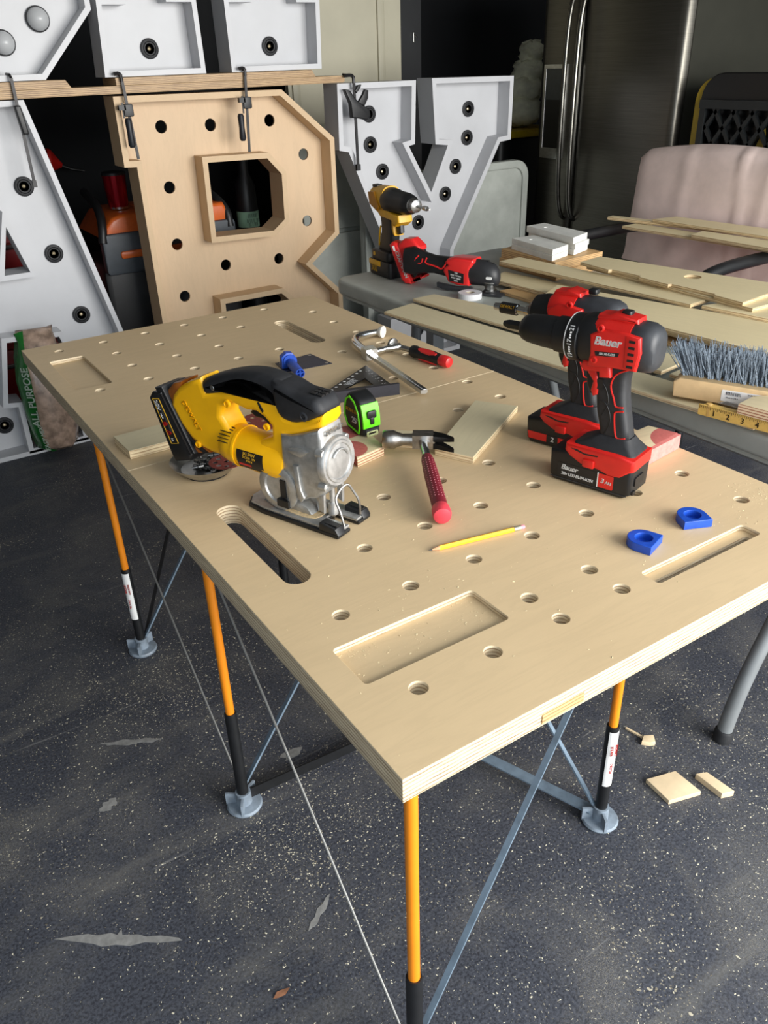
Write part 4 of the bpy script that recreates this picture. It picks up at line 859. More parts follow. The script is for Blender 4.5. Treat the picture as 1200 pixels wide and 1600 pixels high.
    for k, (x, z, h_) in enumerate(((-.004, .225, 0), (.005, .185, 1))):
        mk('grip_groove', G().tube([(x-.006, -.0216, z+.012+dz), (x+.008, -.0222, z+.010+dz), (x+.020, -.0224, z-.012+dz), (x+.022, -.0224, z-.035+dz), (x+.010, -.0222, z-.060+dz)], .0012, 6, smooth=2), BLACK, t)
    mk('thumb_pad', G().rbox((-.004, -.0232, .232+dz), (.014, .002, .022), .002, 'xz'), BLACK, t)
    mk('trigger', G().prism([(-.044, .250+dz), (-.040, .222+dz), (-.030, .202+dz), (-.012, .206+dz), (-.016, .250+dz)], -.011, .011, .004, 'xz', 3), BLACK, t)
    mk('trigger_guard', G().prism([(-.040, .262+dz), (-.016, .262+dz), (-.006, .230+dz), (-.008, .208+dz), (-.018, .203+dz), (-.024, .215+dz), (-.020, .235+dz), (-.034, .252+dz)], -.0245, .0245, .004, 'xz', 3), RED, t)
    # foot
    mk('foot_top', G().loft([[V((a, b, z+dz)) for a, b in rrect(cx, 0, w, d, .012, 3)] for z, cx, w, d in ((.084, .022, .142, .080), (.098, .024, .136, .076), (.112, .030, .096, .060), (.124, .036, .070, .046))]), RUBBER, t)
    mk('foot_skirt', G().prism([(-.058, .096+dz), (-.060, .078+dz), (-.048, .066+dz), (-.020, .053+dz), (.020, .051+dz), (.048, .043+dz), (.072, .046+dz), (.099, .068+dz), (.099, .094+dz), (.06, .098+dz)], -.0462, .0462, .008, 'xz', 3), RED, t)
    mk('foot_slot', G().prism([(-.044, .0875+dz), (-.030, .088+dz), (-.012, .083+dz), (.02, .085+dz), (.018, .082+dz), (-.010, .0795+dz), (-.032, .084+dz)], -.0468, -.0455, 0), BLACK, t)
    mk('latch_button', G().rbox((.000, -.0470, .062+dz), (.026, .008, .018), .003, 'xz', .002), RED, t)
    zb = .0
    bh = .074 if big else .066
    b_ = mk('battery', G().prism([(-.094, .070+dz), (-.092, .012), (-.082, .0005), (.080, .0005), (.096, .012), (.098, .070+dz), (.07, .078+dz), (-.05, .078+dz)], -.0445, .0445, .009, 'xz', 3), BLACK, t, ang=45)
    if big:
        mk('sticker', G().prism(rrect(-.006, .030, .132, .034, .004), -.0452, -.0440, 0), BLACK, b_)
        g = G().text('Bauer', .0165, face_m((-.044, -.0455, .0375), (1, 0, 0), (0, 0, 1)), .0004, .25, .0009); mk('name_print', g, WTEXT, b_)
        g = G().text('20v LITHIUM-ION', .0098, face_m((-.0245, -.0455, .0225), (1, 0, 0), (0, 0, 1)), .0004, .12, .0004); mk('voltage_print', g, WTEXT, b_)
        mk('red_panel', G().prism(rrect(.042, .031, .034, .032, .003), -.0457, -.0448, 0), RED, b_)
        mk('divider', G().box((.0235, -.0454, .031), (.002, .0008, .034)), WTEXT, b_)
        g = G().text('3', .0145, face_m((.0345, -.0459, .031), (1, 0, 0), (0, 0, 1)), .0003, .1, .0007).text('AH', .0095, face_m((.0475, -.0459, .029), (1, 0, 0), (0, 0, 1)), .0003, .1, .0004); mk('capacity_print', g, WTEXT, b_)
        mk('rear_latch', G().rbox((.0975, -.01, .040), (.006, .040, .020), .003, 'yz').box((.0975, -.03, .016), (.006, .012, .008)), DARKSTEEL, b_)
        mk('base_line', G().bar((-.088, -.0448, .0095), (.09, -.0448, .0095), .0016, .001, (0, 1, 0)), DARKGREY, b_)
    else:
        mk('red_panel', G().prism([(-.088, .030), (-.03, .030), (.03, .030), (.03, .012), (-.084, .012)], -.0452, -.0440, 0), RED, b_)
        mk('black_panel', G().prism(rrect(-.021, .021, .030, .0185, .002), -.0456, -.0450, 0), BLACK, b_)
        g = G().text('2', .017, face_m((-.021, -.0458, .021), (1, 0, 0), (0, 0, 1)), .0003, .1, .0006); mk('capacity_print', g, WTEXT, b_)
    return t
red_drill('red and black drill driver with a large black battery, nearest of the two red drills', (.826, .449, TZ), 'drill')
red_drill('red and black impact driver standing right behind the front red drill', (.919, .627, TZ), 'impact', 'impact driver')

# ------------------------------------------------------------------ yellow drill and red oscillating tool on the grey table
t = thing('cordless_drill', 'black and amber yellow drill standing at the far end of the grey table', 'drill', (1.520, 2.312, GT), atan2(-.997, -.073))
mk('motor_body', G().loft([sup(x, 0, .305+c, w, h, 28, 2.8) for x, w, h, c in ((-.078, .030, .034, 0), (-.072, .040, .042, 0), (-.04, .043, .048, .002), (.04, .044, .050, .004))]), YELDRILL, t)
mk('gear_case', G().lathe([(.030, .0), (.030, .048), (.040, .050), (.085, .047), (.095, .044), (.17, .042), (.20, .036), (.212, .028), (.212, 0)], (0, 0, .305), (1, 0, 0), 28), BLACK, t)
mk('chuck', G().lathe([(.205, .0), (.205, .029), (.222, .028), (.226, .025), (.240, .024), (.246, .012), (.246, 0)], (0, 0, .305), (1, 0, 0), 24), STEEL, t)
mk('drill_bit', G().lathe([(.24, .0), (.24, .006), (.285, .0045), (.292, .009), (.315, .009), (.318, .005), (.335, .004), (.335, 0)], (0, 0, .305), (1, 0, 0), 10), STEEL, t)
mk('top_badge', G().rbox((-.05, -.012, .352), (.04, .03, .012), .006, 'xy', .003), BLACK, t)
mk('side_frame', G().prism([(-.07, .33), (-.02, .335), (.02, .28), (.0, .262), (-.06, .285)], -.049, -.038, .004, 'xz', 3), plain('amber_brown', (168, 112, 24), .4), t)
mk('collar', G().prism([(-.04, .268), (.03, .280), (.10, .262), (.15, .262), (.155, .235), (.12, .215), (.09, .235), (.0, .240)], -.034, .034, .008, 'xz', 3), YELDRILL, t)
mk('handle', G().prism([(-.03, .27), (.07, .25), (.078, .20), (.070, .13), (.066, .095), (-.052, .085), (-.040, .115), (-.020, .15), (-.012, .20)], -.022, .022, .012, 'xz', 4, 1), BLACK, t, ang=60)
mk('grip_accent', G().tube([(-.012, -.0225, .20), (-.026, -.022, .16), (-.03, -.022, .12)], .004, 6), YELDRILL, t)
mk('trigger', G().prism([(.085, .235), (.125, .235), (.130, .19), (.10, .178)], -.010, .010, .004, 'xz', 3), BLACK, t)
mk('trigger_guard', G().prism([(.075, .24), (.088, .24), (.094, .19), (.102, .176), (.088, .178), (.076, .20)], -.022, .022, .003, 'xz', 2), YELDRILL, t)
mk('foot', G().rbox((.005, 0, .085), (.150, .088, .040), .02, 'xy', .008), BLACK, t)
b_ = mk('battery', G().rbox((.005, 0, .034), (.178, .094, .066), .014, 'xy', .008), BLACK, t)
mk('yellow_shell', G().rbox((-.03, -.002, .052), (.108, .0965, .022), .012, 'xy', .004), YELDRILL, b_)
g = G().text('XR', .036, face_m((-.035, -.0475, .028), (1, 0, 0), (0, 0, 1)), .0006, 0, .0012); mk('print', g, GOLDTEXT, b_)
mk('screw', G().lathe([(0, 0), (0, .009), (.002, .008), (.002, 0)], (-.035, -.0445, .088), (0, -1, 0), 12), YELDRILL, t)

CRED = plain('bright_red_plastic', (212, 40, 40), .35, 0, .04, 20)
t = thing('oscillating_tool', 'red and black oscillating multi tool lying on the grey table', 'oscillating tool', (1.537, 1.998, GT), atan2(-.899, .437))
mk('body', G().loft([[V((x, y_, c+z_)) for _, y_, z_ in [(0, w*math.copysign(abs(cos(2*pi*k/24))**.8, cos(2*pi*k/24)), h*math.copysign(abs(sin(2*pi*k/24))**.8, sin(2*pi*k/24))) for k in range(24)]] for x, c, w, h in ((-.13, .098, .030, .050), (-.09, .100, .034, .056), (-.055, .098, .033, .042), (.0, .094, .031, .034), (.06, .090, .034, .038), (.10, .085, .038, .046), (.165, .080, .038, .048))]), BLACK, t, ang=60)
mk('battery', G().prism([(-.213, .150), (-.200, .162), (-.178, .160), (-.165, .145), (-.108, .020), (-.114, .002), (-.140, .0008), (-.158, .015)], -.040, .028, .012, 'xz', 3, 0, M.Translation((0, .040, 0))), CRED, t)
mk('battery_mount', G().prism([(-.176, .152), (-.145, .178), (-.108, .180), (-.072, .152), (-.070, .138), (-.10, .122), (-.124, .094), (-.112, .060), (-.093, .026), (-.060, .040), (-.058, .032), (-.112, .006), (-.125, .02)], -.038, .028, .010, 'xz', 3, 0, M.Translation((0, .04, 0))), CRED, t)
mk('rubber_panel', G().prism([(-.10, .12), (-.072, .136), (-.06, .11), (-.062, .06), (-.09, .034), (-.110, .065), (-.118, .094)], -.012, .06, .005, 'xz', 2, 0, M.Translation((0, -.0, 0))), BLACK, t)
mk('switch', G().rbox((-.088, -.014, .088), (.024, .008, .022), .004, 'xz', .002), CRED, t)
for pts in ([(-.058, .128), (-.075, .112), (-.072, .098), (-.045, .098), (-.040, .118)], [(-.022, .122), (-.032, .100), (.02, .094), (.045, .084), (.06, .100), (.068, .118)]):
    mk('accent_line', G().tube([(x, -.0345+.010*(x < .0)*.4-.0*x, z) for x, z in pts], .0030, 6, smooth=1), CRED, t)
mk('red_shell', G().prism([(.060, .112), (.072, .128), (.105, .134), (.178, .132), (.184, .122), (.168, .095), (.164, .032), (.120, .030), (.076, .040), (.070, .052), (.054, .078), (.056, .092), (.074, .104)], -.042, .042, .010, 'xz', 3), CRED, t)
lb = mk('label_plate', G().prism([(.078, .088), (.145, .078), (.145, .040), (.084, .046)], -.0430, -.0415, 0), BLACK, t)
g = G()
for i in range(4): g.text(('V20', 'MULTI TOOL', 'MAX 18000', 'OPM')[i], .008, face_m((.112, -.0433, .078-.010*i), (1, 0, -.12), (0, 0, 1)), .0003, 0, .0002)
mk('print', g, WTEXT, lb)
g = G().text('CRAFTSMAN', .0195, face_m((-.153, -.0012, .078), (.42, 0, -.90), (.90, 0, .42)), .0007, 0, .0010); mk('name_print', g, WTEXT, t)
mk('name_stripe', G().prism([(-.196, .148), (-.186, .150), (-.180, .128), (-.188, .128)], -.0008, .002, 0), WTEXT, t)
hd = mk('head', G().loft([[V((x, w*cos(2*pi*k/24), c+h*sin(2*pi*k/24))) for k in range(24)] for x, c, w, h in ((.160, .080, .040, .050), (.19, .080, .041, .049), (.225, .078, .040, .047), (.252, .074, .036, .042), (.270, .068, .024, .030), (.276, .066, .010, .012))]), plain('charcoal_plastic', (36, 37, 40), .5, 0, .12), t, ang=60)
mk('head_rib', G().box((.215, -.0, .125), (.03, .012, .006)).box((.245, 0, .115), (.012, .010, .008)), BLACK, hd)
mk('head_logo', G().prism(rrect(.248, .070, .024, .010, .004), -.0395, -.036, 0), WTEXT, hd)
mk('spindle', G().lathe([(.010, 0), (.010, .026), (.018, .028), (.022, .020), (.036, .022), (.048, .034), (.052, .034), (.052, 0)], (.238, 0, .0), (0, 0, 1), 20), STEEL, t)
mk('blade', G().prism([(.205, -.030), (.25, -.040), (.30, -.036), (.30, .036), (.25, .04), (.205, .030)], .002, .009, .001, 'xy', 1), DARKGREY, t)
mk('lever', G().prism([(.02, .030), (.10, .022), (.17, .026), (.17, .010), (.06, .004), (.022, .012)], -.030, -.008, .004, 'xz', 2), DARKGREY, t)

# ------------------------------------------------------------------ hammer
HR = atan2(.712-.818, .647-.535)
t = thing('claw_hammer', 'claw hammer with polished head and dark red grip lying on the workbench', 'hammer', (.590, .775, TZ), 0)
hx = V((.647-.523, .735-.832, 0)).normalized(); hz = V((0, 0, 1)); hy = V((-.158, -.290, -.0212)).normalized()
c0 = V((.597-.590, .783-.775, .0425))
PH = plain('polished_steel', (168, 164, 158), .3, 1, .12, 60)
mk('head', G().tube([c0-hx*.092, c0-hx*.088, c0-hx*.066, c0-hx*.060, c0-hx*.045, c0-hx*.018, c0+hx*.014, c0+hx*.030], [.020, .0225, .0225, .019, .014, .015, .0185, .0155], 20), PH, t)
mk('cheek', G().bar(c0-hx*.022, c0+hx*.026, .034, .034, hz), PH, t)
for s_ in (-1, 1):
    mk('claw', G().loft([[c0+hx*x+hy*(oy+ys*w)+hz*(oz+zs*th) for ys, zs in ((-1, -1), (1, -1), (1, 1), (-1, 1))] for x, oy, oz, w, th in ((.018, 0, s_*.0085, .015, .007), (.034, .004, s_*.0095, .014, .0062), (.048, .010, s_*.011, .012, .0055), (.060, .018, s_*.0125, .009, .0045), (.070, .025, s_*.0135, .004, .0040))]), plain('black_steel', (24, 24, 26), .3, .7, .1), t, label='black painted claw')
mk('shaft', G().tube([c0-hy*.018, c0+hy*.02, c0+hy*.095], [.0125, .0105, .0105], 16), CHROME, t)
GR = plain('dark_red_grip', (112, 24, 38), .5, 0, .06, 40)
gp = [c0+hy*q for q in (.085, .10, .16, .24, .300)]
mk('grip', G().tube(gp, [.012, .0145, .0165, .0165, .0165], 18), GR, t)
g = G()
for i in range(17):
    for k in range(5):
        a = -.9+.45*k; q = .115+.0098*i
        n_ = hz*cos(a)+hx*sin(a); p_ = c0+hy*q+n_*.0166
        g.add([p_+hx*.0014, p_-hx*.0014, p_+hy*.002, p_-hy*.002, p_+n_*.0009], [(0, 2, 4), (2, 1, 4), (1, 3, 4), (3, 0, 4)])
mk('grip_dimples', g, plain('pink_speck', (208, 130, 138), .6), t, kind='stuff')
mk('butt', G().tube([c0+hy*q for q in (.296, .300, .320, .328, .331)], [.0165, .0185, .0200, .0180, .010], 18), plain('light_red_butt', (206, 62, 74), .45, 0, .05), t, label='lighter red end cap')

# ------------------------------------------------------------------ tape measure on its red marked offcut
RB1 = red_marks_ply('offcut_red_left', [(-.040, -.045, .048, 0), (.0, .090, .085, 0)])
blk = mk('painted_offcut', G().prism([(-.045, -.098), (.040, -.080), (.062, .07), (-.022, .085)], 0, .025, .001, 'xy'), RB1, None, 'plywood offcut with red painted arcs below the green tape measure', 'offcut', loc=(.487, .920, TZ+.0005), rz=0)
TR = atan2(.921-.975, .515-.508)-.10
t = thing('tape_measure', 'black and lime green tape measure standing on the red painted offcut', 'tape measure', (.534, .945, TZ+.0258), TR); t.scale = (1.1, 1.1, 1.1)
so = [(-.030, .0), (.034, .0), (.036, .018), (.032, .060), (.022, .082), (-.012, .094), (-.030, .084), (-.042, .058), (-.044, .030)]
mk('case', G().prism(so, -.0225, .0245, .007, 'xz', 3, 1), BLACK, t, ang=50)
ring = [(-.026, .012), (.020, .004), (.026, .020), (.022, .052), (.008, .076), (-.012, .086), (-.028, .076), (-.036, .054), (-.037, .034)]
mk('green_ring', G().plate(ring, [inset(ring, .0045)], -.0247, -.0213, .0008, 'xz'), GREEN, t)
sp = mk('side_sticker', G().prism(inset(ring, .005), -.0230, -.0220, 0), plain('label_black', (26, 22, 18)), t)
g = G().text('STANLEY', .0112, face_m((-.006, -.0233, .052), (1, 0, 0), (0, 0, 1)), .0004, 0, .0004); mk('name_print', g, GOLDTEXT, sp)
g = G().text("25'", .019, face_m((.004, -.0233, .031), (1, 0, 0), (0, 0, 1)), .0004, 0, .0008); mk('length_print', g, WTEXT, sp)
mk('front_panel', G().loft([[V((x, y_, z)) for y_ in (-.0210, .0230)]+[V((x-.006, y_, z)) for y_ in (.0230, -.0210)] for x, z in ((.0365, .020), (.0372, .030), (.0358, .046), (.0330, .060), (.0285, .073))]), GREEN, t)
mk('lock_button', G().rbox((.0370, .001, .050), (.006, .024, .018), .004, 'yz', .002, M.Rotation(0, 4, 'X')).rbox((.0380, .001, .036), (.005, .010, .016), .002, 'yz', .001), BLACK, t)
mk('hook', G().plate(rrect(.001, .006, .030, .012, .003), [rrect(.001, .0065, .020, .005, .002)], .036, .0385, .0005, 'yz'), plain('pale_metal_hook', (206, 214, 160), .35, .5), t)
mk('mouth', G().box((.035, .001, .013), (.006, .034, .007)), DARKGREY, t)

# ------------------------------------------------------------------ chrome bar clamp
t = thing('f_clamp', 'chrome bar clamp with red and black handle lying on the workbench', 'clamp', (.90, 1.42, TZ))
P = lambda x, y, z: V((x-.90, y-1.42, z))
mk('bar', G().bar(P(.884, 1.50, .017), P(.822, 1.085, .017), .020, .011, (0, 0, 1)).bar(P(.886, 1.50, .017), P(.824, 1.085, .017), .007, .0135, (0, 0, 1)), CHROME, t)
mk('fixed_arm', G().tube([P(.882, 1.48, .017), P(.889, 1.53, .018), P(.905, 1.590, .019), P(.932, 1.615, .020), P(.97, 1.622, .020), P(1.015, 1.621, .020)], [.012, .012, .013, .013, .012, .010], 12, smooth=2), CHROME, t)
mk('fixed_pad', G().lathe([(-.004, 0), (-.004, .013), (.006, .020), (.012, .020), (.014, 0)], P(1.025, 1.618, .0205), (.45, -.9, 0), 20), plain('white_pad', (214, 210, 202), .5), t)
mk('sliding_head', G().bar(P(.882, 1.475, .019), P(.874, 1.432, .019), .038, .034, (0, 0, 1)).tube([P(.888, 1.448, .020), P(.935, 1.452, .021), P(.985, 1.440, .022)], [.010, .009, .012], 12), CHROME, t)
mk('spindle_pad', G().lathe([(0, 0), (0, .021), (.008, .021), (.011, .012), (.011, 0)], P(.977, 1.475, .0215), (.20, -1, 0), 24), STEEL, t)
mk('spindle', G().lathe([(0, 0), (0, .0085), (.10, .0085), (.10, 0)], P(.979, 1.465, .0205), (.20, -1, 0), 14), STEEL, t)
a0 = P(.992, 1.388, .021); ad = V((.14, -1, 0)).normalized()
mk('handle', G().tube([a0+ad*q for q in (0, .006, .02, .035, .055, .10, .135)], [.010, .018, .0195, .0165, .0185, .0195, .016], 16), BLACK, t)
for s_ in (0, 1, 2):
    a = .5+s_*2.09
    n_ = V((0, 0, 1))*cos(a)+ad.cross(V((0, 0, 1)))*sin(a)
    mk('grip_inset', G().loft([[a0+ad*(q+0)+n_*(.0165+.004*k)+n_.cross(ad)*w*y_ for k, y_ in ((0, -1), (0, 1), (1, .8), (1, -.8))] for q, w in ((.042, .003), (.060, .009), (.095, .010), (.118, .004))]), CRED, t)
mk('end_cap', G().tube([a0+ad*q for q in (.130, .136, .158, .166, .169)], [.016, .0175, .0180, .015, .008], 16), CRED, t)

# ------------------------------------------------------------------ speed square
t = thing('speed_square', 'black rafter square with raised fence behind the green tape measure', 'square', (.69, 1.22, TZ))
f0 = V((.580, 1.207)); f1 = V((.775, 1.150))
a_, b_2, c_ = [(.578-.69, 1.240-1.22), (.782-.69, 1.182-1.22), (.812-.69, 1.372-1.22)]
def lerp3(w): return (a_[0]*w[0]+b_2[0]*w[1]+c_[0]*w[2], a_[1]*w[0]+b_2[1]*w[1]+c_[1]*w[2])
cut = [lerp3(w) for w in ((.62, .26, .12), (.22, .66, .12), (.22, .34, .44))]
tp = mk('blade', G().plate([a_, b_2, c_], [cut], .012, .016, .0006), plain('black_anodised', (22, 22, 24), .35, .3, .1), t)
mk('fence', G().bar((f0.x-.69-.012, f0.y-1.22+.004, .0165), (f1.x-.69+.006, f1.y-1.22-.002, .0165), .010, .032, (0, 0, 1)), plain('fence_black', (44, 44, 52), .5, .1, .08), t)
g = G()
for i in range(9):
    u = .10+.09*i; x, y = lerp3((1-u-.02, .07, u-.05)); g.add([(x+.0045*cos(k), y+.0045*sin(k), .0163) for k in (0, .8, 1.6, 2.4, 3.1, 3.9, 4.7, 5.5)], [(0, 1, 2, 3, 4, 5, 6, 7)])
    x, y = lerp3((.90-u*.95+.0, .10, u*.95)); d_ = V((c_[0]-a_[0], c_[1]-a_[1])).normalized()
mk('degree_dots', g, WTEXT, tp, kind='stuff')
g = G()
for i in range(6):
    u = .12+.12*i; x, y = lerp3((.06, .94-u, u)); g.box((x, y, .0163), (.006, .002, .0006)).box((x-.008, y+.002, .0163), (.002, .005, .0006))
dirx = V((c_[0]-a_[0], c_[1]-a_[1], 0)).normalized()
x, y = lerp3((.36, .22, .42)); 
for i, s2 in enumerate(('COMMON', 'HIP VAL', '15 30 45')):
    x, y = lerp3((.47-.02*i, .16+.05*i, .37-.03*i)); g.text(s2, .012, face_m((x, y, .0163), dirx, V((-dirx.y, dirx.x, 0))), .0004)
mk('scale_print', g, plain('grey_white_print', (170, 170, 170), .5), tp, kind='stuff')

# navy plate, blue peg, dogs, pencil
t = thing('metal_plate', 'thin navy metal plate with corner screws flush on the far panel', 'plate', (.685, 1.55, TZ+.0004))
mk('plate', G().prism([(.620-.685, 1.597-1.55), (.752-.685, 1.610-1.55), (.761-.685, 1.486-1.55), (.606-.685, 1.505-1.55)], 0, .002, .0005, 'xy', 1), NAVY, t)
for x, y in ((-.05, .037), (.057, .047), (.064, -.050), (-.062, -.036)): mk('screw', G().lathe([(0, 0), (0, .0055), (.0006, .005), (.0006, 0)], (x, y, .002), (0, 0, 1), 12), STEEL, t)
t = thing('bench_peg', 'blue plastic bench peg lying on the navy metal plate', 'peg', (.632, 1.50, TZ+.0030), atan2(-.13, -.025))
mk('head', G().prism([(-.026, 0), (.022, .0), (.022, .028), (.010, .045), (-.010, .048), (-.026, .036)], -.052, -.026, .003, 'yz', 2, 0, M.Translation((0, 0, .0))), BLUE, t)
mk('flange', G().lathe([(-.028, 0), (-.028, .021), (-.022, .021), (-.022, 0)], (0, 0, .022), (1, 0, 0), 20), BLUE, t)
mk('stem', G().lathe([(-.024, 0), (-.024, .015), (.075, .014), (.075, .0115), (.066, .0115), (.066, 0)], (0, 0, .0165), (1, 0, -.03), 20).box((.070, 0, .015), (.008, .024, .003)).box((.070, 0, .015), (.008, .003, .024)), BLUE, t)
def dog(label, x, y, rz):
    g = G(); out = [(-.029, -.020), (.029, -.020), (.029, .008)]+[(.029*cos(a), .008+.029*sin(a)) for a in [pi*k/12 for k in range(1, 12)]]+[(-.029, .008)]
    g.plate(out, [circ(0, .006, .0165, 24)], .0002, .018, .0012); g.prism(circ(0, .006, .017, 24), .0003, .004, 0, 'xy')
    mk('bench_dog', g, BLUE, None, label, 'bench dog', 'blue bench dogs', loc=(x, y, TZ+.0002), rz=rz)
dog('blue plastic bench dog with a hole, closer to the front edge', .705, .205, .32)
dog('blue plastic bench dog with a hole, just behind the slotted recess', .845, .208, -.42)
t = thing('pencil', 'yellow wooden pencil with worn eraser lying on the workbench', 'pencil', (.463, .409, TZ), atan2(-.040, .204))
mk('barrel', G().lathe([(-.085, 0), (-.085, .0052), (.078, .0052), (.078, 0)], (0, 0, .0050), (1, 0, 0), 6), plain('pencil_yellow', (238, 178, 46), .4, 0, .03), t)
mk('point', G().lathe([(-.104, .0), (-.100, .0012), (-.085, .0050), (-.085, 0)], (0, 0, .0050), (1, 0, 0), 12), plain('pencil_wood', (206, 160, 120), .7), t)
mk('lead', G().lathe([(-.108, .0003), (-.100, .0014), (-.100, 0)], (0, 0, .0050), (1, 0, 0), 8), DARKGREY, t)
mk('ferrule', G().lathe([(.078, 0), (.078, .0054), (.083, .0050), (.086, .0054), (.094, .0054), (.094, 0)], (0, 0, .0052), (1, 0, 0), 14), plain('ferrule', (206, 200, 176), .35, .8), t)
mk('eraser', G().lathe([(.094, 0), (.094, .0048), (.101, .0046), (.103, .003), (.103, 0)], (0, 0, .0052), (1, 0, 0), 14), plain('pink_eraser', (222, 140, 150), .7), t)

# offcuts on the bench
plank('pale plywood offcut lying to the right of the hammer head', [(.625, .770), (.666, .678), (.954, .850), (.891, .949)], TZ+.0005, .017, PLANK2, None, name='plywood_offcut', cat='offcut')
plank('small pale plywood offcut just behind the hammer head', [(.548, .880), (.601, .934), (.663, .873), (.616, .822)], TZ+.0005, .014, PLANK2, None, name='plywood_offcut', cat='offcut')
plank('thick pale plywood offcut at the left edge beside the jigsaw battery', [(.022, 1.297), (.026, 1.187), (.135, 1.185), (.141, 1.300)], TZ+.0005, .022, PLANK2, None, name='plywood_offcut', cat='offcut')
RB3 = red_marks_ply('sanding_block_red', [(.060, -.055, .085, 0), (-.085, .03, .03, 0)])
t = thing('sanding_block', 'plywood offcut wrapped with red sandpaper behind the front red drill battery', 'offcut', (1.035, .478, TZ+.0006), 0)
mk('block', G().prism([(.942-1.035, .440-.478), (.990-1.035, .527-.478), (1.086-1.035, .533-.478), (1.106-1.035, .464-.478)], 0, .036, .001, 'xy'), RB3, t)
mk('pink_face', G().bar((.945-1.035, .4360-.478, .018), (1.104-1.035, .4580-.478, .018), .010, .0355, (0, 0, 1)), plain('pink_paper', (224, 130, 122), .7, 0, .08, 90), t)

# ------------------------------------------------------------------ on the floor
mk('wood_block', G().prism([(-.046, .048), (.036, .024), (.034, -.056), (-.054, -.030)], 0, .014, .001, 'xy'), plain('pale_offcut', (222, 200, 164), .6, 0, .05, 20), None, 'square pale wood offcut lying on the dark floor', 'offcut', loc=(.957, .202, 0))
mk('wood_block', G().prism([(-.014, .048), (.014, .036), (.018, -.042), (-.014, -.030)], 0, .018, .001, 'xy'), plain('pale_offcut', (222, 200, 164)), None, 'narrow tan wood offcut right of the square offcut on the floor', 'offcut', loc=(1.038, .140, 0))
t = thing('splinter', 'broken wood splinter stuck to a small chip on the floor', 'splinter', (1.025, .365, 0))
mk('stick', G().bar((-.01, .045, .003), (.0, -.02, .006), .006, .005), plain('pale_offcut', (222, 200, 164)), t)
mk('chip', G().prism([(-.022, -.02), (-.002, -.008), (.022, -.022), (.006, -.042), (-.008, -.036)], 0.0, .014, .001, 'xy'), plain('pale_offcut', (222, 200, 164)), t)
mk('dead_leaf', G().add([(-.018, 0, .001), (-.006, .007, .004), (.012, .005, .001), (.020, -.001, .005), (.006, -.007, .002), (-.009, -.005, .003)], [(0, 1, 5), (1, 2, 4, 5), (2, 3, 4)]), plain('brown_leaf', (150, 104, 76), .7, 0, .15, 60), None, 'small curled brown leaf on the floor left of the near leg', 'leaf', loc=(-.107, .298, .001))
# wood chips and shavings scattered on the floor, sawdust on the bench
def chips(name, label, n, spots, zf, smin, smax, mat, cat, spare=None):
    g = G(); random.seed(31)
    for i in range(n):
        cx, cy, sx, sy = random.choice(spots); x, y = random.gauss(cx, sx), random.gauss(cy, sy)
        if spare and not spare(x, y): continue
        L = random.uniform(smin, smax)*random.choice((.5, .7, 1, 1.6)); w = L*random.uniform(.25, .7); a = random.uniform(0, 6.3); h = L*random.uniform(.1, .35)
        c, s_ = cos(a), sin(a)
        q = [(x+L*c*u-w*s_*v, y+L*s_*u+w*c*v) for u, v in ((-1, -.6), (.7, -1), (1, .5), (-.6, 1))]
        z = zf
        g.add([(*q[0], z), (*q[1], z), (*q[2], z), (*q[3], z), (x, y, z+h)], [(0, 1, 4), (1, 2, 4), (2, 3, 4), (3, 0, 4)])
    return mk(name, g, mat, None, label, cat, kind='stuff', calc=False)
CH = plain('wood_chip', (206, 200, 178), .8, 0, .18, 40)
chips('wood_chips', 'pale wood chips and sawdust scattered over the dark floor', 24000, [(.2, 1.0, .45, .4), (-.1, 1.25, .35, .35), (.5, .3, .5, .35), (1.0, .1, .4, .3), (1.25, .3, .3, .4), (-.3, 1.8, .5, .5), (.3, .1, .6, .4), (1.5, -.2, .6, .5), (0.05, 1.35, .2, .15), (.1, .62, .18, .12)], .0002, .0006, .0019, CH, 'wood chips')
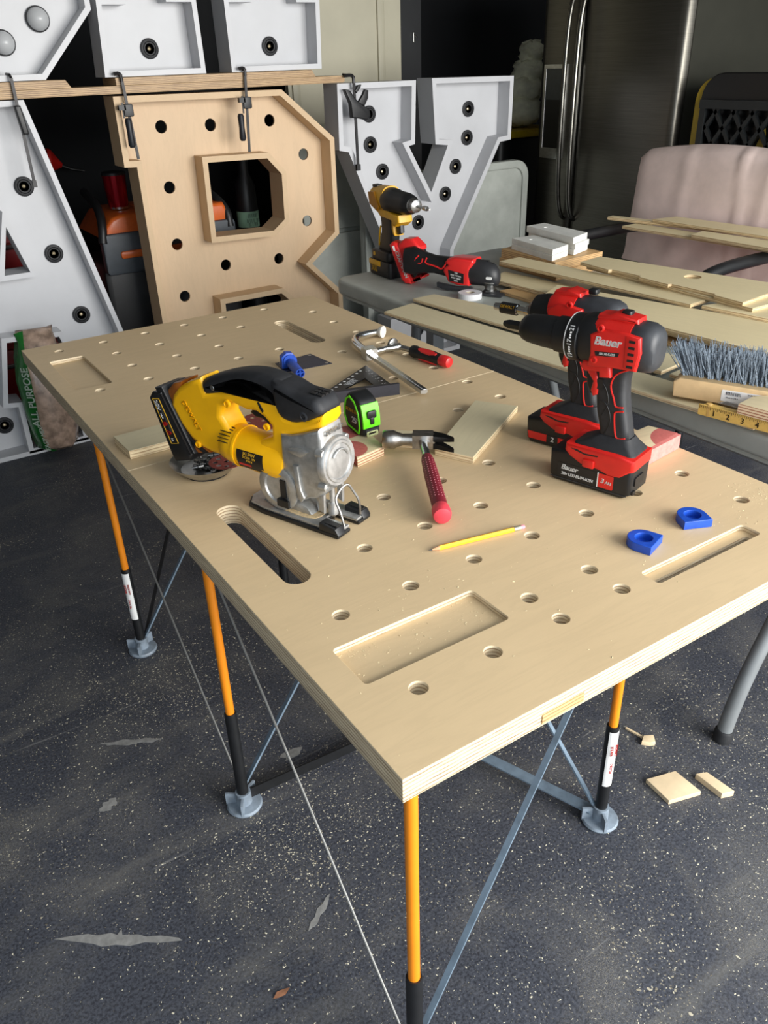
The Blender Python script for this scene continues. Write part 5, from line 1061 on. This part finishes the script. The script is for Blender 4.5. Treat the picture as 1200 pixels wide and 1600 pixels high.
chips('bench_sawdust', 'sparse fine sawdust flecks on the workbench top', 900, [(.95, .22, .12, .05), (1.06, .21, .03, .03), (.75, .2, .2, .08), (.4, .4, .3, .2), (.35, .6, .15, .15), (.2, .28, .1, .06)], TZ+.0002, .0007, .0019, plain('fresh_sawdust', (226, 206, 164), .9, 0, .1, 90), 'sawdust',
      lambda x, y: .02 < x < 1.1 and .01 < y < 1.1 and not (.58 < x < .93 and .1 < y < .16) and not (.05 < x < .36 and .17 < y < .30) and all((x-a)**2+(y-b)**2 > .017**2 for a, b in near_holes) and not (.08 < x < .15 and .47 < y < .85))
chips('recess_sawdust', 'sawdust flecks caught in the near rectangular recess of the workbench', 260, [(.31, .235, .03, .03), (.09, .27, .02, .012), (.2, .235, .08, .03)], TZ-.0118, .0007, .0018, plain('fresh_sawdust', (226, 206, 164)), 'sawdust', lambda x, y: .063 < x < .344 and .187 < y < .283)
PATCH = plain('plaster_patch', (128, 128, 126), .8, 0, .12, 60)
for k, (x, y, r_, lab) in enumerate(((.61, .60, .045, 'grey splash on the floor below the workbench by the floor strap'), (.21, .86, .028, 'small grey paint splash on the floor beside the middle left leg'), (-.52, .62, .0, ''))):
    if r_: mk('paint_splash', G().prism([(r_*(1+.25*sin(3*a+k)+.15*sin(7*a))*cos(a), r_*(.7+.2*cos(2*a))*sin(a)) for a in [2*pi*j/28 for j in range(28)]], 0, .0008, 0, 'xy'), PATCH, None, lab, 'paint splash', loc=(x, y, .0002))
mk('paint_splash', G().prism([(-.14, .0), (-.10, .008), (-.07, .013), (-.05, .010), (-.02, .016), (-.005, .012), (.0, .026), (.006, .012), (.04, .014), (.06, .009), (.09, .012), (.13, .008), (.14, .002), (.09, -.004), (.06, -.003), (.03, -.012), (.0, -.010), (-.03, -.015), (-.05, -.009), (-.08, -.006)], 0, .0008, 0, 'xy'), PATCH, None, 'long grey paint smear on the floor at the lower left', 'paint splash', loc=(-.345, .60, .0002), rz=-.62)
for x, y, L, w, rz, lab in ((-.133, 1.156, .080, .009, -.49, 'thin pale grey paint streak on the floor left of the middle leg foot'), (-.252, .974, .024, .014, .4, 'small grey paint spot on the floor below the thin streak'),
                            (.045, .41, .045, .007, .55, 'narrow grey paint streak on the floor beside the brown leaf')):
    mk('paint_splash', G().prism([(L*(1+.12*sin(5*a))*cos(a), w*(1+.35*sin(7*a+L*90))*sin(a)) for a in [2*pi*j/30 for j in range(30)]], 0, .0008, 0, 'xy'), PATCH, None, lab, 'paint splash', loc=(x, y, .0002), rz=rz)
